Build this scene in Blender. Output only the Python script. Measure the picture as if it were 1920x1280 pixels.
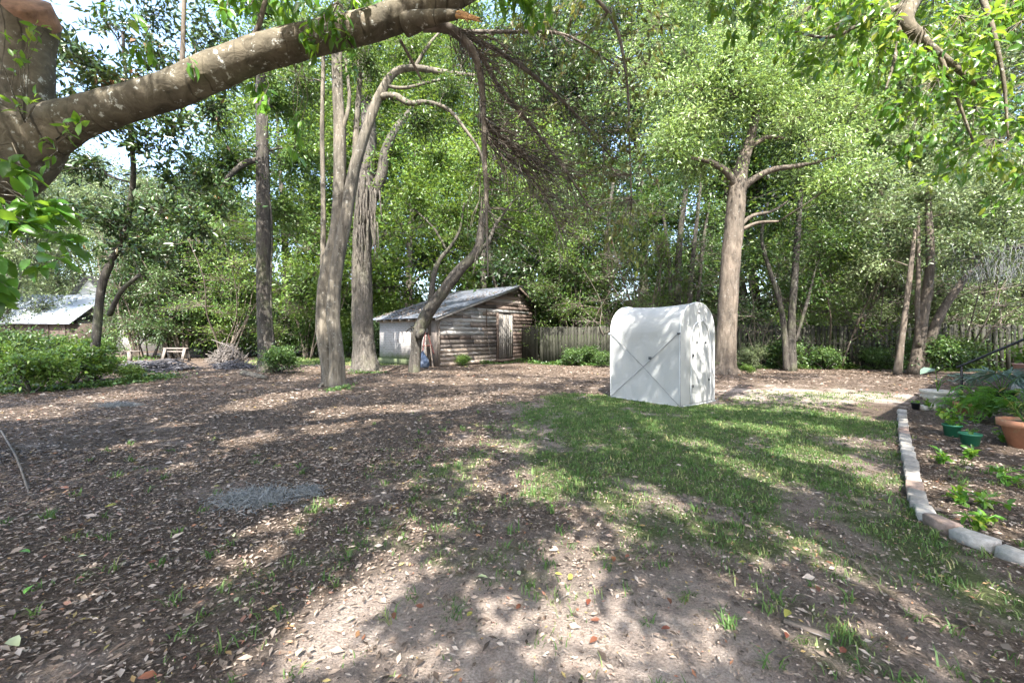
import bpy, math, random
import numpy as np

for _o in list(bpy.data.objects):
    bpy.data.objects.remove(_o)
scene = bpy.context.scene
COL = scene.collection
R = math.radians

# ------------------------------------------------------------------ camera
FPX, CX, HY, CH = 780.0, 960.0, 632.0, 1.25     # focal (px of the 1920 photo), centre, horizon row, eye height
cam_d = bpy.data.cameras.new('camera')
cam_d.sensor_width = 36.0
cam_d.lens = FPX / 1920.0 * 36.0
cam_d.shift_y = -(640.0 - HY) / 1920.0
cam_d.clip_start = 0.05
cam_d.clip_end = 2000.0
cam = bpy.data.objects.new('camera', cam_d)
COL.objects.link(cam)
cam.location = (0, 0, CH)
cam.rotation_euler = (R(90), 0, 0)
scene.camera = cam

# ------------------------------------------------------------------ sky and sun
SUN_ELEV = R(52)
SUN_DIR = np.array([0.03, -1.0, 0.0])            # horizontal direction towards the sun (behind the camera)
SUN_DIR = SUN_DIR / np.linalg.norm(SUN_DIR) * math.cos(SUN_ELEV)
SUN_DIR[2] = math.sin(SUN_ELEV)
world = bpy.data.worlds.new('World')
scene.world = world
world.use_nodes = True
_nt = world.node_tree
_bg = _nt.nodes['Background']
_sky = _nt.nodes.new('ShaderNodeTexSky')
_sky.sky_type = 'NISHITA'
_sky.sun_disc = False
_sky.sun_elevation = SUN_ELEV
_sky.sun_rotation = math.atan2(SUN_DIR[0], SUN_DIR[1])
_sky.air_density = 1.0
_sky.dust_density = 2.5
_sky.ozone_density = 1.0
_nt.links.new(_sky.outputs[0], _bg.inputs[0])
_bg.inputs[1].default_value = 0.15
sun_d = bpy.data.lights.new('sun', 'SUN')
sun_d.energy = 3.4
sun_d.angle = R(0.53)
sun_d.color = (1.0, 0.95, 0.87)
sun = bpy.data.objects.new('sun', sun_d)
COL.objects.link(sun)
from mathutils import Vector
sun.rotation_euler = Vector(SUN_DIR).to_track_quat('Z', 'Y').to_euler()
sun.location = (0, -20, 30)
scene.view_settings.view_transform = 'Standard'
scene.view_settings.look = 'None'
scene.view_settings.gamma = 1.0
scene.view_settings.use_curve_mapping = False
scene.view_settings.exposure = 2.7
scene.render.engine = 'CYCLES'
scene.cycles.max_bounces = 8
scene.cycles.diffuse_bounces = 4
scene.cycles.transmission_bounces = 6
scene.cycles.transparent_max_bounces = 8
scene.cycles.use_denoising = True

# ------------------------------------------------------------------ helpers
def gz(x, y):
    return 0.012 * (np.sin(1.3 * x + 0.4) + np.sin(1.1 * y + 1.0)) + 0.008 * np.sin(2.7 * x + 1.9 * y)
def PX(px, py, Y):
    return np.array([(px - CX) / FPX * Y, Y, CH + (HY - py) / FPX * Y])
def AT(px, py):
    Y = FPX * CH / (py - HY)
    x = (px - CX) / FPX * Y
    return np.array([x, Y, float(gz(x, Y))])
def W2P(p):
    return CX + FPX * p[..., 0] / p[..., 1], HY - FPX * (p[..., 2] - CH) / p[..., 1]
def unit(v):
    n = np.linalg.norm(v, axis=-1, keepdims=True)
    return v / np.maximum(n, 1e-9)

def mesh_np(name, V, faces, tint=None, smooth=False):
    """faces: list of int arrays (k,3) or (k,4)"""
    me = bpy.data.meshes.new(name)
    V = np.asarray(V, dtype=np.float32)
    faces = [np.asarray(f, dtype=np.int32) for f in faces if len(f)]
    nl = sum(f.size for f in faces); npoly = sum(len(f) for f in faces)
    me.vertices.add(len(V)); me.vertices.foreach_set('co', V.ravel())
    me.loops.add(nl); me.loops.foreach_set('vertex_index', np.concatenate([f.ravel() for f in faces]))
    me.polygons.add(npoly)
    tot = np.concatenate([np.full(len(f), f.shape[1], np.int32) for f in faces])
    st = np.concatenate([[0], np.cumsum(tot)[:-1]]).astype(np.int32)
    me.polygons.foreach_set('loop_start', st)
    me.polygons.foreach_set('loop_total', tot)
    if smooth:
        me.polygons.foreach_set('use_smooth', np.ones(npoly, dtype=bool))
    if tint is not None:
        a = me.attributes.new('tint', 'FLOAT', 'POINT')
        a.data.foreach_set('value', np.asarray(tint, dtype=np.float32))
    me.update(calc_edges=True)
    me.validate()
    return me

class MB:
    """collects shapes for ONE mesh"""
    def __init__(s):
        s.V = []; s.F3 = []; s.F4 = []; s.T = []; s.n = 0
    def add(s, V, f3=None, f4=None, tint=0.5):
        V = np.asarray(V, float).reshape(-1, 3)
        if f3 is not None and len(f3): s.F3.append(np.asarray(f3, int).reshape(-1, 3) + s.n)
        if f4 is not None and len(f4): s.F4.append(np.asarray(f4, int).reshape(-1, 4) + s.n)
        s.V.append(V)
        t = np.full(len(V), tint) if np.isscalar(tint) else np.asarray(tint)
        s.T.append(t); s.n += len(V)
        return s
    def box(s, c, size, rz=0.0, tint=0.5, taper=1.0):
        hx, hy, hz = np.array(size) / 2
        v = np.array([[-hx,-hy,-hz],[hx,-hy,-hz],[hx,hy,-hz],[-hx,hy,-hz],
                      [-hx*taper,-hy*taper,hz],[hx*taper,-hy*taper,hz],[hx*taper,hy*taper,hz],[-hx*taper,hy*taper,hz]])
        ca, sa = math.cos(rz), math.sin(rz)
        v = np.stack([v[:,0]*ca - v[:,1]*sa, v[:,0]*sa + v[:,1]*ca, v[:,2]], 1) + np.array(c)
        return s.hexa(v, tint)
    def hexa(s, v, tint=0.5):
        return s.add(v, None, [[0,3,2,1],[4,5,6,7],[0,1,5,4],[1,2,6,5],[2,3,7,6],[3,0,4,7]], tint)
    def tube(s, path, rad, sides=8, cap=True, tint=0.5, rough=0.0, rng=None, flute=None):
        V, f4, f3 = tube_np(path, rad, sides, cap, rough, rng, flute)
        return s.add(V, f3, f4, tint)
    def lathe(s, prof, n=24, c=(0,0,0), tint=0.5, wob=0.0):
        prof = np.asarray(prof, float); m = len(prof)
        a = np.arange(n) / n * 2 * np.pi
        k = 1 + wob * np.sin(3 * a + 1)
        V = np.stack([prof[:, 0][:, None]*np.cos(a)*k, prof[:, 0][:, None]*np.sin(a)*k, np.repeat(prof[:, 1][:, None], n, 1)], -1).reshape(-1, 3) + np.array(c)
        i = np.arange(m-1)[:, None]*n; j = np.arange(n)[None]; j2 = (j+1) % n
        f4 = np.stack([i+j, i+j2, i+n+j2, i+n+j], -1).reshape(-1, 4)
        return s.add(V, None, f4, tint)
    def mesh(s, name, smooth=False):
        V = np.concatenate(s.V); F = []
        if s.F3: F.append(np.concatenate(s.F3))
        if s.F4: F.append(np.concatenate(s.F4))
        return mesh_np(name, V, F, np.concatenate(s.T), smooth)
    def build(s, name, mat, parent=None, smooth=False, loc=None):
        return link(name, s.mesh(name, smooth), mat, parent, loc)

def link(name, me, mat, parent=None, loc=None):
    o = bpy.data.objects.new(name, me)
    if mat is not None and not me.materials: me.materials.append(mat)
    COL.objects.link(o)
    if parent is not None: o.parent = parent
    if loc is not None: o.location = loc
    return o
def tag(o, label=None, cat=None, group=None, kind=None):
    if label: o['label'] = label
    if cat: o['category'] = cat
    if group: o['group'] = group
    if kind: o['kind'] = kind
    return o
def empty(name, loc=(0, 0, 0), rz=0.0, label=None, cat=None, group=None):
    o = bpy.data.objects.new(name, None)
    COL.objects.link(o); o.location = loc; o.rotation_euler = (0, 0, rz)
    o.empty_display_size = 0.2
    return tag(o, label, cat, group)
def copy_tree(o, parent=None):
    c = o.copy(); COL.objects.link(c)
    if parent is not None: c.parent = parent
    for ch in list(o.children): copy_tree(ch, c)
    return c

def smooth_path(pts, rad, step):
    """Catmull-Rom resample"""
    P = np.asarray(pts, float); Rr = np.asarray(rad, float)
    if len(P) < 3:
        n = max(2, int(np.linalg.norm(P[-1]-P[0])/step)+1)
        t = np.linspace(0, 1, n)[:, None]
        return P[0]*(1-t)+P[-1]*t, Rr[0]*(1-t[:, 0])+Rr[-1]*t[:, 0]
    Q = np.vstack([2*P[0]-P[1], P, 2*P[-1]-P[-2]])
    out = []; ro = []
    for i in range(len(P)-1):
        p0, p1, p2, p3 = Q[i:i+4]
        n = max(2, int(np.linalg.norm(p2-p1)/step)+1)
        t = np.linspace(0, 1, n, endpoint=False)[:, None]
        out.append(0.5*((2*p1)+(-p0+p2)*t+(2*p0-5*p1+4*p2-p3)*t**2+(-p0+3*p1-3*p2+p3)*t**3))
        ro.append(Rr[i]*(1-t[:, 0])+Rr[i+1]*t[:, 0])
    out.append(P[-1:]); ro.append(Rr[-1:])
    return np.concatenate(out), np.concatenate(ro)

def tube_np(path, rad, sides=8, cap=True, rough=0.0, rng=None, flute=None):
    P = np.asarray(path, float); n = len(P)
    rad = np.full(n, rad) if np.isscalar(rad) else np.asarray(rad, float)
    T = np.gradient(P, axis=0); T = unit(T)
    ref = np.array([1.0, 0, 0]) if abs(T[0, 0]) < 0.8 else np.array([0, 1.0, 0])
    U = np.zeros_like(P); u = ref
    for i in range(n):
        u = u - T[i]*np.dot(u, T[i]); u = u/max(np.linalg.norm(u), 1e-9); U[i] = u
    Wv = np.cross(T, U)
    a = np.arange(sides)/sides*2*np.pi
    rr = np.repeat(rad[:, None], sides, 1)
    if flute is not None:
        k, amp, tw = flute
        i = np.arange(n)[:, None]
        rr = rr*(1+amp*(np.sin(k*a[None]+i*tw)+0.6*np.sin((k+2)*a[None]-i*tw*0.7+1.3)))
    if rough > 0 and rng is not None:
        nz = rng.normal(0, 1, (n, sides))
        nz = (nz+np.roll(nz, 1, 0)+np.roll(nz, -1, 0)+np.roll(nz, 2, 0))/2
        rr = rr*(1+rough*nz)
    V = P[:, None]+rr[..., None]*(np.cos(a)[None, :, None]*U[:, None]+np.sin(a)[None, :, None]*Wv[:, None])
    V = V.reshape(-1, 3)
    i = np.arange(n-1)[:, None]*sides; j = np.arange(sides)[None]; j2 = (j+1) % sides
    f4 = np.stack([i+j, i+j2, i+sides+j2, i+sides+j], -1).reshape(-1, 4)
    f3 = []
    if cap:
        V = np.vstack([V, P[:1], P[-1:]]); b = n*sides
        jj = np.arange(sides); jk = (jj+1) % sides
        f3 = np.vstack([np.stack([np.full(sides, b), jk, jj], 1),
                        np.stack([np.full(sides, b+1), (n-1)*sides+jj, (n-1)*sides+jk], 1)])
    return V, f4, f3

def twig_batch(A, M, B, r0, r1):
    """many thin 3-sided two-segment twigs, vectorised"""
    n = len(A)
    if n == 0: return np.zeros((0, 3)), np.zeros((0, 4), int)
    d = unit(B-A); ref = np.where(np.abs(d[:, 2:3]) < 0.8, np.array([[0, 0, 1.0]]), np.array([[1.0, 0, 0]]))
    u = unit(np.cross(d, ref)); w = np.cross(d, u)
    rs = [r0, (r0+r1)/2, r1]; rings = []
    for P, r in zip((A, M, B), rs):
        r = np.broadcast_to(np.asarray(r, float), (n,))[:, None]
        for k in range(3):
            a = k*2*np.pi/3
            rings.append(P+r*(math.cos(a)*u+math.sin(a)*w))
    V = np.stack(rings, 1).reshape(-1, 3)
    f = []
    for s_ in range(2):
        for k in range(3):
            k2 = (k+1) % 3
            f.append([s_*3+k, s_*3+k2, s_*3+3+k2, s_*3+3+k])
    F = (np.array(f)[None]+(np.arange(n)*9)[:, None, None]).reshape(-1, 4)
    return V, F

def leaf_arrays(P, D, N, S, Wd, fine=False, fold=0.18, droop=0.12):
    """P base points, D axis, N normal, S length, Wd width -> V, f3, f4, verts per leaf"""
    n = len(P)
    D = unit(D); side = unit(np.cross(D, N)); N = np.cross(side, D)
    S = np.broadcast_to(np.asarray(S, float), (n,))[:, None]; Wd = np.broadcast_to(np.asarray(Wd, float), (n,))[:, None]
    if not fine:
        a = P+D*S*0.45
        V = np.stack([P, a+side*Wd*0.5+N*Wd*fold, P+D*S-N*S*droop, a-side*Wd*0.5+N*Wd*fold], 1).reshape(-1, 3)
        b = (np.arange(n)*4)[:, None, None]
        return V, (np.array([[0, 1, 2], [0, 2, 3]])[None]+b).reshape(-1, 3), None, 4
    c1 = P+D*S*0.34-N*S*droop*0.15; c2 = P+D*S*0.7-N*S*droop*0.6; tip = P+D*S-N*S*droop*1.6
    l1 = c1+side*Wd*0.5+N*Wd*fold; r1 = c1-side*Wd*0.5+N*Wd*fold
    l2 = c2+side*Wd*0.38+N*Wd*fold*0.8; r2 = c2-side*Wd*0.38+N*Wd*fold*0.8
    V = np.stack([P, c1, c2, tip, l1, l2, r1, r2], 1).reshape(-1, 3)
    b = (np.arange(n)*8)[:, None, None]
    f3 = (np.array([[0, 4, 1], [0, 1, 6], [2, 5, 3], [2, 3, 7]])[None]+b).reshape(-1, 3)
    f4 = (np.array([[1, 4, 5, 2], [6, 1, 2, 7]])[None]+b).reshape(-1, 4)
    return V, f3, f4, 8

class Leaves:
    def __init__(s): s.P = []; s.D = []; s.N = []; s.S = []; s.W = []; s.T = []
    def add(s, P, D, N, S, W, T):
        n = len(P)
        s.P.append(P); s.D.append(D); s.N.append(N)
        s.S.append(np.broadcast_to(S, (n,))); s.W.append(np.broadcast_to(W, (n,))); s.T.append(np.broadcast_to(T, (n,)))
    def count(s): return sum(len(p) for p in s.P)
    def mesh(s, name, fine=False, fold=0.18, droop=0.12):
        P, D, N = (np.concatenate(q) for q in (s.P, s.D, s.N))
        S, W, T = (np.concatenate(q) for q in (s.S, s.W, s.T))
        V, f3, f4, k = leaf_arrays(P, D, N, S, W, fine, fold, droop)
        return mesh_np(name, V, [f for f in (f3, f4) if f is not None], np.repeat(T, k))

# ------------------------------------------------------------------ materials
def new_mat(name):
    m = bpy.data.materials.new(name); m.use_nodes = True
    nt = m.node_tree
    return m, nt, nt.nodes['Principled BSDF'], nt.nodes['Material Output']
def N_(nt, t, **kw):
    n = nt.nodes.new(t)
    for k, v in kw.items():
        if k.startswith('i_'):
            key = k[2:]
            n.inputs[int(key) if key.isdigit() else key.replace('_', ' ')].default_value = v
        else: setattr(n, k, v)
    return n
def ramp(nt, stops, interp='LINEAR'):
    r = nt.nodes.new('ShaderNodeValToRGB'); r.color_ramp.interpolation = interp
    e = r.color_ramp.elements
    while len(e) < len(stops): e.new(0.5)
    for q, (p, c) in zip(e, stops):
        q.position = p; q.color = (*c, 1) if len(c) == 3 else c
    return r
def mixc(nt, fac, a, b, blend='MIX'):
    m = nt.nodes.new('ShaderNodeMix'); m.data_type = 'RGBA'; m.blend_type = blend; m.clamp_factor = True
    for sock, v in ((m.inputs[0], fac), (m.inputs[6], a), (m.inputs[7], b)):
        if isinstance(v, bpy.types.NodeSocket): nt.links.new(v, sock)
        elif isinstance(v, (int, float)): sock.default_value = v
        else: sock.default_value = (*v, 1)
    return m.outputs[2]
def noise(nt, scale, detail=4, rough=0.6, vec=None, dist=0.0):
    n = N_(nt, 'ShaderNodeTexNoise', i_Scale=scale, i_Detail=detail, i_Roughness=rough, i_Distortion=dist)
    if vec is not None: nt.links.new(vec, n.inputs['Vector'])
    return n.outputs['Fac']
def coords(nt, kind='Object', scale=(1, 1, 1)):
    tc = nt.nodes.new('ShaderNodeTexCoord'); mp = nt.nodes.new('ShaderNodeMapping')
    mp.inputs['Scale'].default_value = scale
    nt.links.new(tc.outputs[kind], mp.inputs['Vector'])
    return mp.outputs['Vector']
def attr(nt, name='tint'):
    a = nt.nodes.new('ShaderNodeAttribute'); a.attribute_name = name
    return a.outputs['Fac']
def orand(nt):
    return nt.nodes.new('ShaderNodeObjectInfo').outputs['Random']
def bump(nt, h, strength, dist, bsdf):
    b = N_(nt, 'ShaderNodeBump', i_Strength=strength, i_Distance=dist)
    nt.links.new(h, b.inputs['Height']); nt.links.new(b.outputs[0], bsdf.inputs['Normal'])

def leaf_mat(name, stops, trans=0.35, tcol=(0.30, 0.42, 0.05), rough=0.42, spec=0.5):
    m, nt, b, out = new_mat(name)
    r = ramp(nt, stops); nt.links.new(attr(nt), r.inputs[0])
    hs = N_(nt, 'ShaderNodeHueSaturation', i_Hue=0.5, i_Saturation=1.0, i_Value=1.0)
    mr = N_(nt, 'ShaderNodeMapRange'); nt.links.new(orand(nt), mr.inputs[0])
    mr.inputs[3].default_value = 0.8; mr.inputs[4].default_value = 1.2
    nt.links.new(mr.outputs[0], hs.inputs['Value']); nt.links.new(r.outputs[0], hs.inputs['Color'])
    nt.links.new(hs.outputs[0], b.inputs['Base Color'])
    b.inputs['Roughness'].default_value = rough
    b.inputs['Specular IOR Level'].default_value = spec
    t = N_(nt, 'ShaderNodeBsdfTranslucent')
    nt.links.new(mixc(nt, 0.55, hs.outputs[0], tcol), t.inputs['Color'])
    mx = N_(nt, 'ShaderNodeMixShader', i_0=trans)
    nt.links.new(b.outputs[0], mx.inputs[1]); nt.links.new(t.outputs[0], mx.inputs[2])
    nt.links.new(mx.outputs[0], out.inputs['Surface'])
    return m
def bark_mat(name, dark, light, scale=(9, 9, 1.6), lichen=0.0, bumpd=0.03, fiss=1.0, moss=0.0, rings=0.0):
    m, nt, b, out = new_mat(name)
    v = coords(nt, 'Object', scale)
    n1 = noise(nt, 1.6, 6, 0.65, v, 0.6)
    n2 = noise(nt, 1.1, 3, 0.6, coords(nt, 'Object', (2.2, 2.2, 1.2)))
    r = ramp(nt, [(0.30, dark), (0.48, tuple((a+c)/2 for a, c in zip(dark, light))), (0.68, light)])
    nt.links.new(n1, r.inputs[0])
    r2 = ramp(nt, [(0.3, (0.62, 0.62, 0.62)), (0.7, (1.15, 1.1, 1.05))]); nt.links.new(n2, r2.inputs[0])
    c = mixc(nt, 1.0, r.outputs[0], r2.outputs[0], 'MULTIPLY')
    if lichen > 0:
        l = ramp(nt, [(0.59, (0, 0, 0)), (0.66, (1, 1, 1))]); nt.links.new(noise(nt, 15, 5, 0.7, coords(nt, 'Object', (1, 1, 1))), l.inputs[0])
        lm = N_(nt, 'ShaderNodeMath', operation='MULTIPLY', i_1=lichen); nt.links.new(l.outputs[0], lm.inputs[0])
        c = mixc(nt, lm.outputs[0], c, (0.50, 0.51, 0.47))
    if moss > 0:
        l = ramp(nt, [(0.5, (0, 0, 0)), (0.68, (1, 1, 1))]); nt.links.new(noise(nt, 2.3, 4, 0.6, coords(nt, 'Object', (1, 1, .6))), l.inputs[0])
        lm = N_(nt, 'ShaderNodeMath', operation='MULTIPLY', i_1=moss); nt.links.new(l.outputs[0], lm.inputs[0])
        c = mixc(nt, lm.outputs[0], c, (0.10, 0.13, 0.05))
    if rings > 0:
        w = N_(nt, 'ShaderNodeTexWave', i_Scale=2.6, i_Distortion=5.0, i_Detail=3.0); w.inputs['Detail Scale'].default_value = 1.5
        nt.links.new(coords(nt, 'Object', (1, 1, 0.35)), w.inputs['Vector'])
        rr = ramp(nt, [(0.0, (1, 1, 1)), (0.05, (0, 0, 0))]); nt.links.new(w.outputs['Fac'], rr.inputs[0])
        mk = ramp(nt, [(0.45, (0, 0, 0)), (0.6, (1, 1, 1))]); nt.links.new(n2, mk.inputs[0])
        mm = N_(nt, 'ShaderNodeMath', operation='MULTIPLY'); nt.links.new(rr.outputs[0], mm.inputs[0]); nt.links.new(mk.outputs[0], mm.inputs[1])
        m3 = N_(nt, 'ShaderNodeMath', operation='MULTIPLY', i_1=rings); nt.links.new(mm.outputs[0], m3.inputs[0])
        c = mixc(nt, m3.outputs[0], c, (0.03, 0.026, 0.02))
    nt.links.new(c, b.inputs['Base Color'])
    b.inputs['Roughness'].default_value = 0.9; b.inputs['Specular IOR Level'].default_value = 0.2
    bump(nt, n1, fiss, bumpd, b)
    return m
def plain(name, col, rough=0.7, var=0.15, scale=8.0, spec=0.4, metal=0.0, bumpd=0.0, sc=(1, 1, 1), dirt=None):
    m, nt, b, out = new_mat(name)
    n = noise(nt, scale, 5, 0.65, coords(nt, 'Object', sc))
    r = ramp(nt, [(0.3, tuple(max(0, c*(1-var)) for c in col)), (0.7, tuple(min(1, c*(1+var)) for c in col))])
    nt.links.new(n, r.inputs[0]); c = r.outputs[0]
    if dirt:
        rr = ramp(nt, [(0.5, (0, 0, 0)), (0.66, (1, 1, 1))]); nt.links.new(noise(nt, 3.1, 5, 0.7, coords(nt, 'Object', (1, 1, 1.0))), rr.inputs[0])
        c = mixc(nt, rr.outputs[0], c, dirt)
    nt.links.new(c, b.inputs['Base Color'])
    b.inputs['Roughness'].default_value = rough; b.inputs['Specular IOR Level'].default_value = spec; b.inputs['Metallic'].default_value = metal
    if bumpd: bump(nt, n, 0.6, bumpd, b)
    return m
def wood_mat(name, dark, light, axis=0, paint=0.0, pcol=(0.55, 0.54, 0.52)):
    m, nt, b, out = new_mat(name)
    sc = [34, 34, 34]; sc[axis] = 1.4
    n1 = noise(nt, 2.2, 6, 0.7, coords(nt, 'Object', tuple(sc)), 0.3)
    r = ramp(nt, [(0.28, dark), (0.7, light)]); nt.links.new(n1, r.inputs[0])
    c = r.outputs[0]
    mr = N_(nt, 'ShaderNodeMapRange'); nt.links.new(orand(nt), mr.inputs[0]); mr.inputs[3].default_value = 0.6; mr.inputs[4].default_value = 1.35
    hs = N_(nt, 'ShaderNodeHueSaturation'); nt.links.new(c, hs.inputs['Color']); nt.links.new(mr.outputs[0], hs.inputs['Value'])
    c = hs.outputs[0]
    if paint > 0:
        rr = ramp(nt, [(0.62-0.3*paint, (0, 0, 0)), (0.70-0.3*paint, (1, 1, 1))])
        nt.links.new(noise(nt, 2.0, 6, 0.75, coords(nt, 'Object', tuple(0.5*s+0.6 for s in sc))), rr.inputs[0])
        c = mixc(nt, rr.outputs[0], c, pcol)
    nt.links.new(c, b.inputs['Base Color'])
    b.inputs['Roughness'].default_value = 0.85; b.inputs['Specular IOR Level'].default_value = 0.25
    bump(nt, n1, 0.7, 0.008, b)
    return m

G_BRIGHT = [(0, (0.018, 0.045, 0.008)), (0.5, (0.062, 0.135, 0.020)), (1, (0.17, 0.255, 0.055))]
G_MID = [(0, (0.012, 0.034, 0.009)), (0.5, (0.044, 0.100, 0.020)), (1, (0.13, 0.20, 0.052))]
G_DARK = [(0, (0.009, 0.024, 0.009)), (0.5, (0.030, 0.066, 0.019)), (1, (0.09, 0.14, 0.050))]
M = dict(
    leaf_bright=leaf_mat('leaf_bright', G_BRIGHT, 0.38, (0.33, 0.45, 0.05)),
    leaf_mid=leaf_mat('leaf_mid', G_MID, 0.30, (0.24, 0.36, 0.05), 0.38),
    leaf_dark=leaf_mat('leaf_dark', G_DARK, 0.22, (0.16, 0.25, 0.04), 0.34),
    leaf_sunny=leaf_mat('leaf_sunny', [(0, (0.035, 0.07, 0.015)), (0.5, (0.12, 0.20, 0.05)), (1, (0.27, 0.36, 0.13))], 0.36, (0.36, 0.48, 0.08), 0.36),  # paler copy of the leaf greens, the crown's sunlit brightness put into colour
    leaf_pale=leaf_mat('leaf_pale', [(0, (0.026, 0.045, 0.018)), (0.5, (0.092, 0.138, 0.055)), (1, (0.21, 0.26, 0.12))], 0.3, (0.28, 0.36, 0.10), 0.4),
    leaf_magnolia=leaf_mat('leaf_magnolia', [(0, (0.014, 0.036, 0.012)), (0.6, (0.045, 0.092, 0.024)), (0.88, (0.08, 0.13, 0.04)), (0.94, (0.19, 0.09, 0.04)), (1, (0.24, 0.12, 0.05))], 0.15, (0.16, 0.2, 0.04), 0.3),
    leaf_near=leaf_mat('leaf_near', [(0, (0.025, 0.075, 0.012)), (0.5, (0.055, 0.15, 0.018)), (0.9, (0.12, 0.24, 0.03)), (1, (0.26, 0.30, 0.04))], 0.42, (0.36, 0.55, 0.04), 0.33),
    leaf_dry=leaf_mat('leaf_dry', [(0, (0.10, 0.045, 0.025)), (0.3, (0.10, 0.09, 0.03)), (0.65, (0.075, 0.11, 0.025)), (1, (0.16, 0.19, 0.04))], 0.35, (0.35, 0.32, 0.05), 0.5),
    leaf_fern=leaf_mat('leaf_fern', [(0, (0.05, 0.14, 0.02)), (1, (0.13, 0.30, 0.03))], 0.4, (0.3, 0.55, 0.04), 0.5),
    leaf_blue=leaf_mat('leaf_blue', [(0, (0.05, 0.09, 0.07)), (1, (0.13, 0.19, 0.14))], 0.2, (0.2, 0.3, 0.1), 0.4),
    grass=leaf_mat('grass', [(0, (0.032, 0.075, 0.018)), (0.55, (0.075, 0.14, 0.034)), (0.85, (0.15, 0.20, 0.065)), (1, (0.30, 0.27, 0.13))], 0.3, (0.25, 0.36, 0.06), 0.55, 0.3),
    litter=leaf_mat('litter', [(0, (0.030, 0.022, 0.017)), (0.35, (0.125, 0.093, 0.072)), (0.7, (0.26, 0.205, 0.163)), (0.93, (0.39, 0.325, 0.27)), (0.97, (0.24, 0.10, 0.06)), (1, (0.30, 0.27, 0.10))], 0.1, (0.3, 0.18, 0.08), 0.6, 0.3),
    bark_near=bark_mat('bark_near', (0.070, 0.062, 0.046), (0.185, 0.165, 0.125), (6, 6, 6), 0.9, 0.02, 0.9, 0.0, 0.8),
    bark_flute=bark_mat('bark_flute', (0.042, 0.038, 0.031), (0.20, 0.182, 0.150), (7, 7, 1.2), 0.3, 0.02, 0.7),
    bark_rough=bark_mat('bark_rough', (0.026, 0.024, 0.021), (0.155, 0.142, 0.125), (11, 11, 1.8), 0.25, 0.06, 1.0, 0.15),
    bark_tan=bark_mat('bark_tan', (0.052, 0.043, 0.035), (0.165, 0.14, 0.115), (6, 6, 1.6), 0.2, 0.02, 0.6),
    bark_dark=bark_mat('bark_dark', (0.022, 0.020, 0.018), (0.088, 0.080, 0.070), (7, 7, 1.6), 0.25, 0.03, 0.8, 0.3),
    twig=bark_mat('twig', (0.085, 0.072, 0.06), (0.21, 0.185, 0.16), (6, 6, 6), 0.2, 0.004, 0.4),
    cut_wood=plain('cut_wood', (0.24, 0.135, 0.085), 0.8, 0.45, 14, bumpd=0.01),
    fresh_wood=plain('fresh_wood', (0.48, 0.27, 0.12), 0.8, 0.35, 12, bumpd=0.008, sc=(1, 4, 4)),
)
# ------------------------------------------------------------------ where the photo shows grass, litter and sun
def in_poly(x, y, poly):
    c = np.zeros(np.shape(x), bool); n = len(poly)
    for i in range(n):
        x1, y1 = poly[i]; x2, y2 = poly[(i+1) % n]
        if y1 == y2: continue
        m = ((y1 > y) != (y2 > y)) & (x < (x2-x1)*(y-y1)/(y2-y1)+x1)
        c ^= m
    return c
def poly_dist(x, y, poly):
    """signed soft distance, positive inside"""
    d = np.full(np.shape(x), 1e9)
    for i in range(len(poly)):
        ax, ay = poly[i]; bx, by = poly[(i+1) % len(poly)]
        vx, vy = bx-ax, by-ay
        t = np.clip(((x-ax)*vx+(y-ay)*vy)/(vx*vx+vy*vy+1e-9), 0, 1)
        d = np.minimum(d, np.hypot(x-ax-t*vx, y-ay-t*vy))
    return np.where(in_poly(x, y, poly), d, -d)
def fnoise(x, y, s, seed=0):
    """cheap smooth value noise, about -1..1"""
    r = np.random.RandomState(seed); tot = 0
    for k in range(5):
        a = r.uniform(0, 2*np.pi); f = s*r.uniform(0.6, 1.6); p = r.uniform(0, 6.28)
        b = r.uniform(0, 2*np.pi); q = r.uniform(0, 6.28); g = s*r.uniform(0.6, 1.6)
        tot = tot+np.sin(f*(x*np.cos(a)+y*np.sin(a))+p)*np.sin(g*(x*np.cos(b)+y*np.sin(b))+q)
    return np.clip(tot/1.8, -1, 1)
def gpoly(pix):
    return [tuple(AT(px, py)[:2]) for px, py in pix]
GRASS_POLY = gpoly([(1010, 742), (1140, 742), (1345, 752), (1500, 768), (1640, 790), (1690, 800), (1700, 870), (1718, 950), (1800, 1010), (1920, 1060), (2100, 1150)]) + [(2.6, 1.3), (1.3, 1.3)] + gpoly([(1480, 1230), (1240, 1060), (1050, 950), (960, 860), (940, 790)])
BED_PIX = [(1691, 775), (1693, 800), (1698, 835), (1707, 872), (1716, 920), (1724, 952), (1748, 978), (1792, 1002), (1852, 1027), (1930, 1054), (2040, 1085)]
BED_LINE = np.array([AT(px, py)[:2] for px, py in BED_PIX])
BED_POLY = [tuple(p) for p in BED_LINE]+[(3.6, 1.7), (6.5, 3.4), (12.0, 8.6), (9.0, 9.2)]
LAWN_FAR = [(-12.5, 19.0), (-5.0, 18.3), (-5.6, 22.5), (-5, 27.5), (-16, 27.5)]
LAWN_FAR2 = gpoly([(1380, 715), (1640, 722), (1700, 745), (1560, 775), (1350, 755)])

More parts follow.
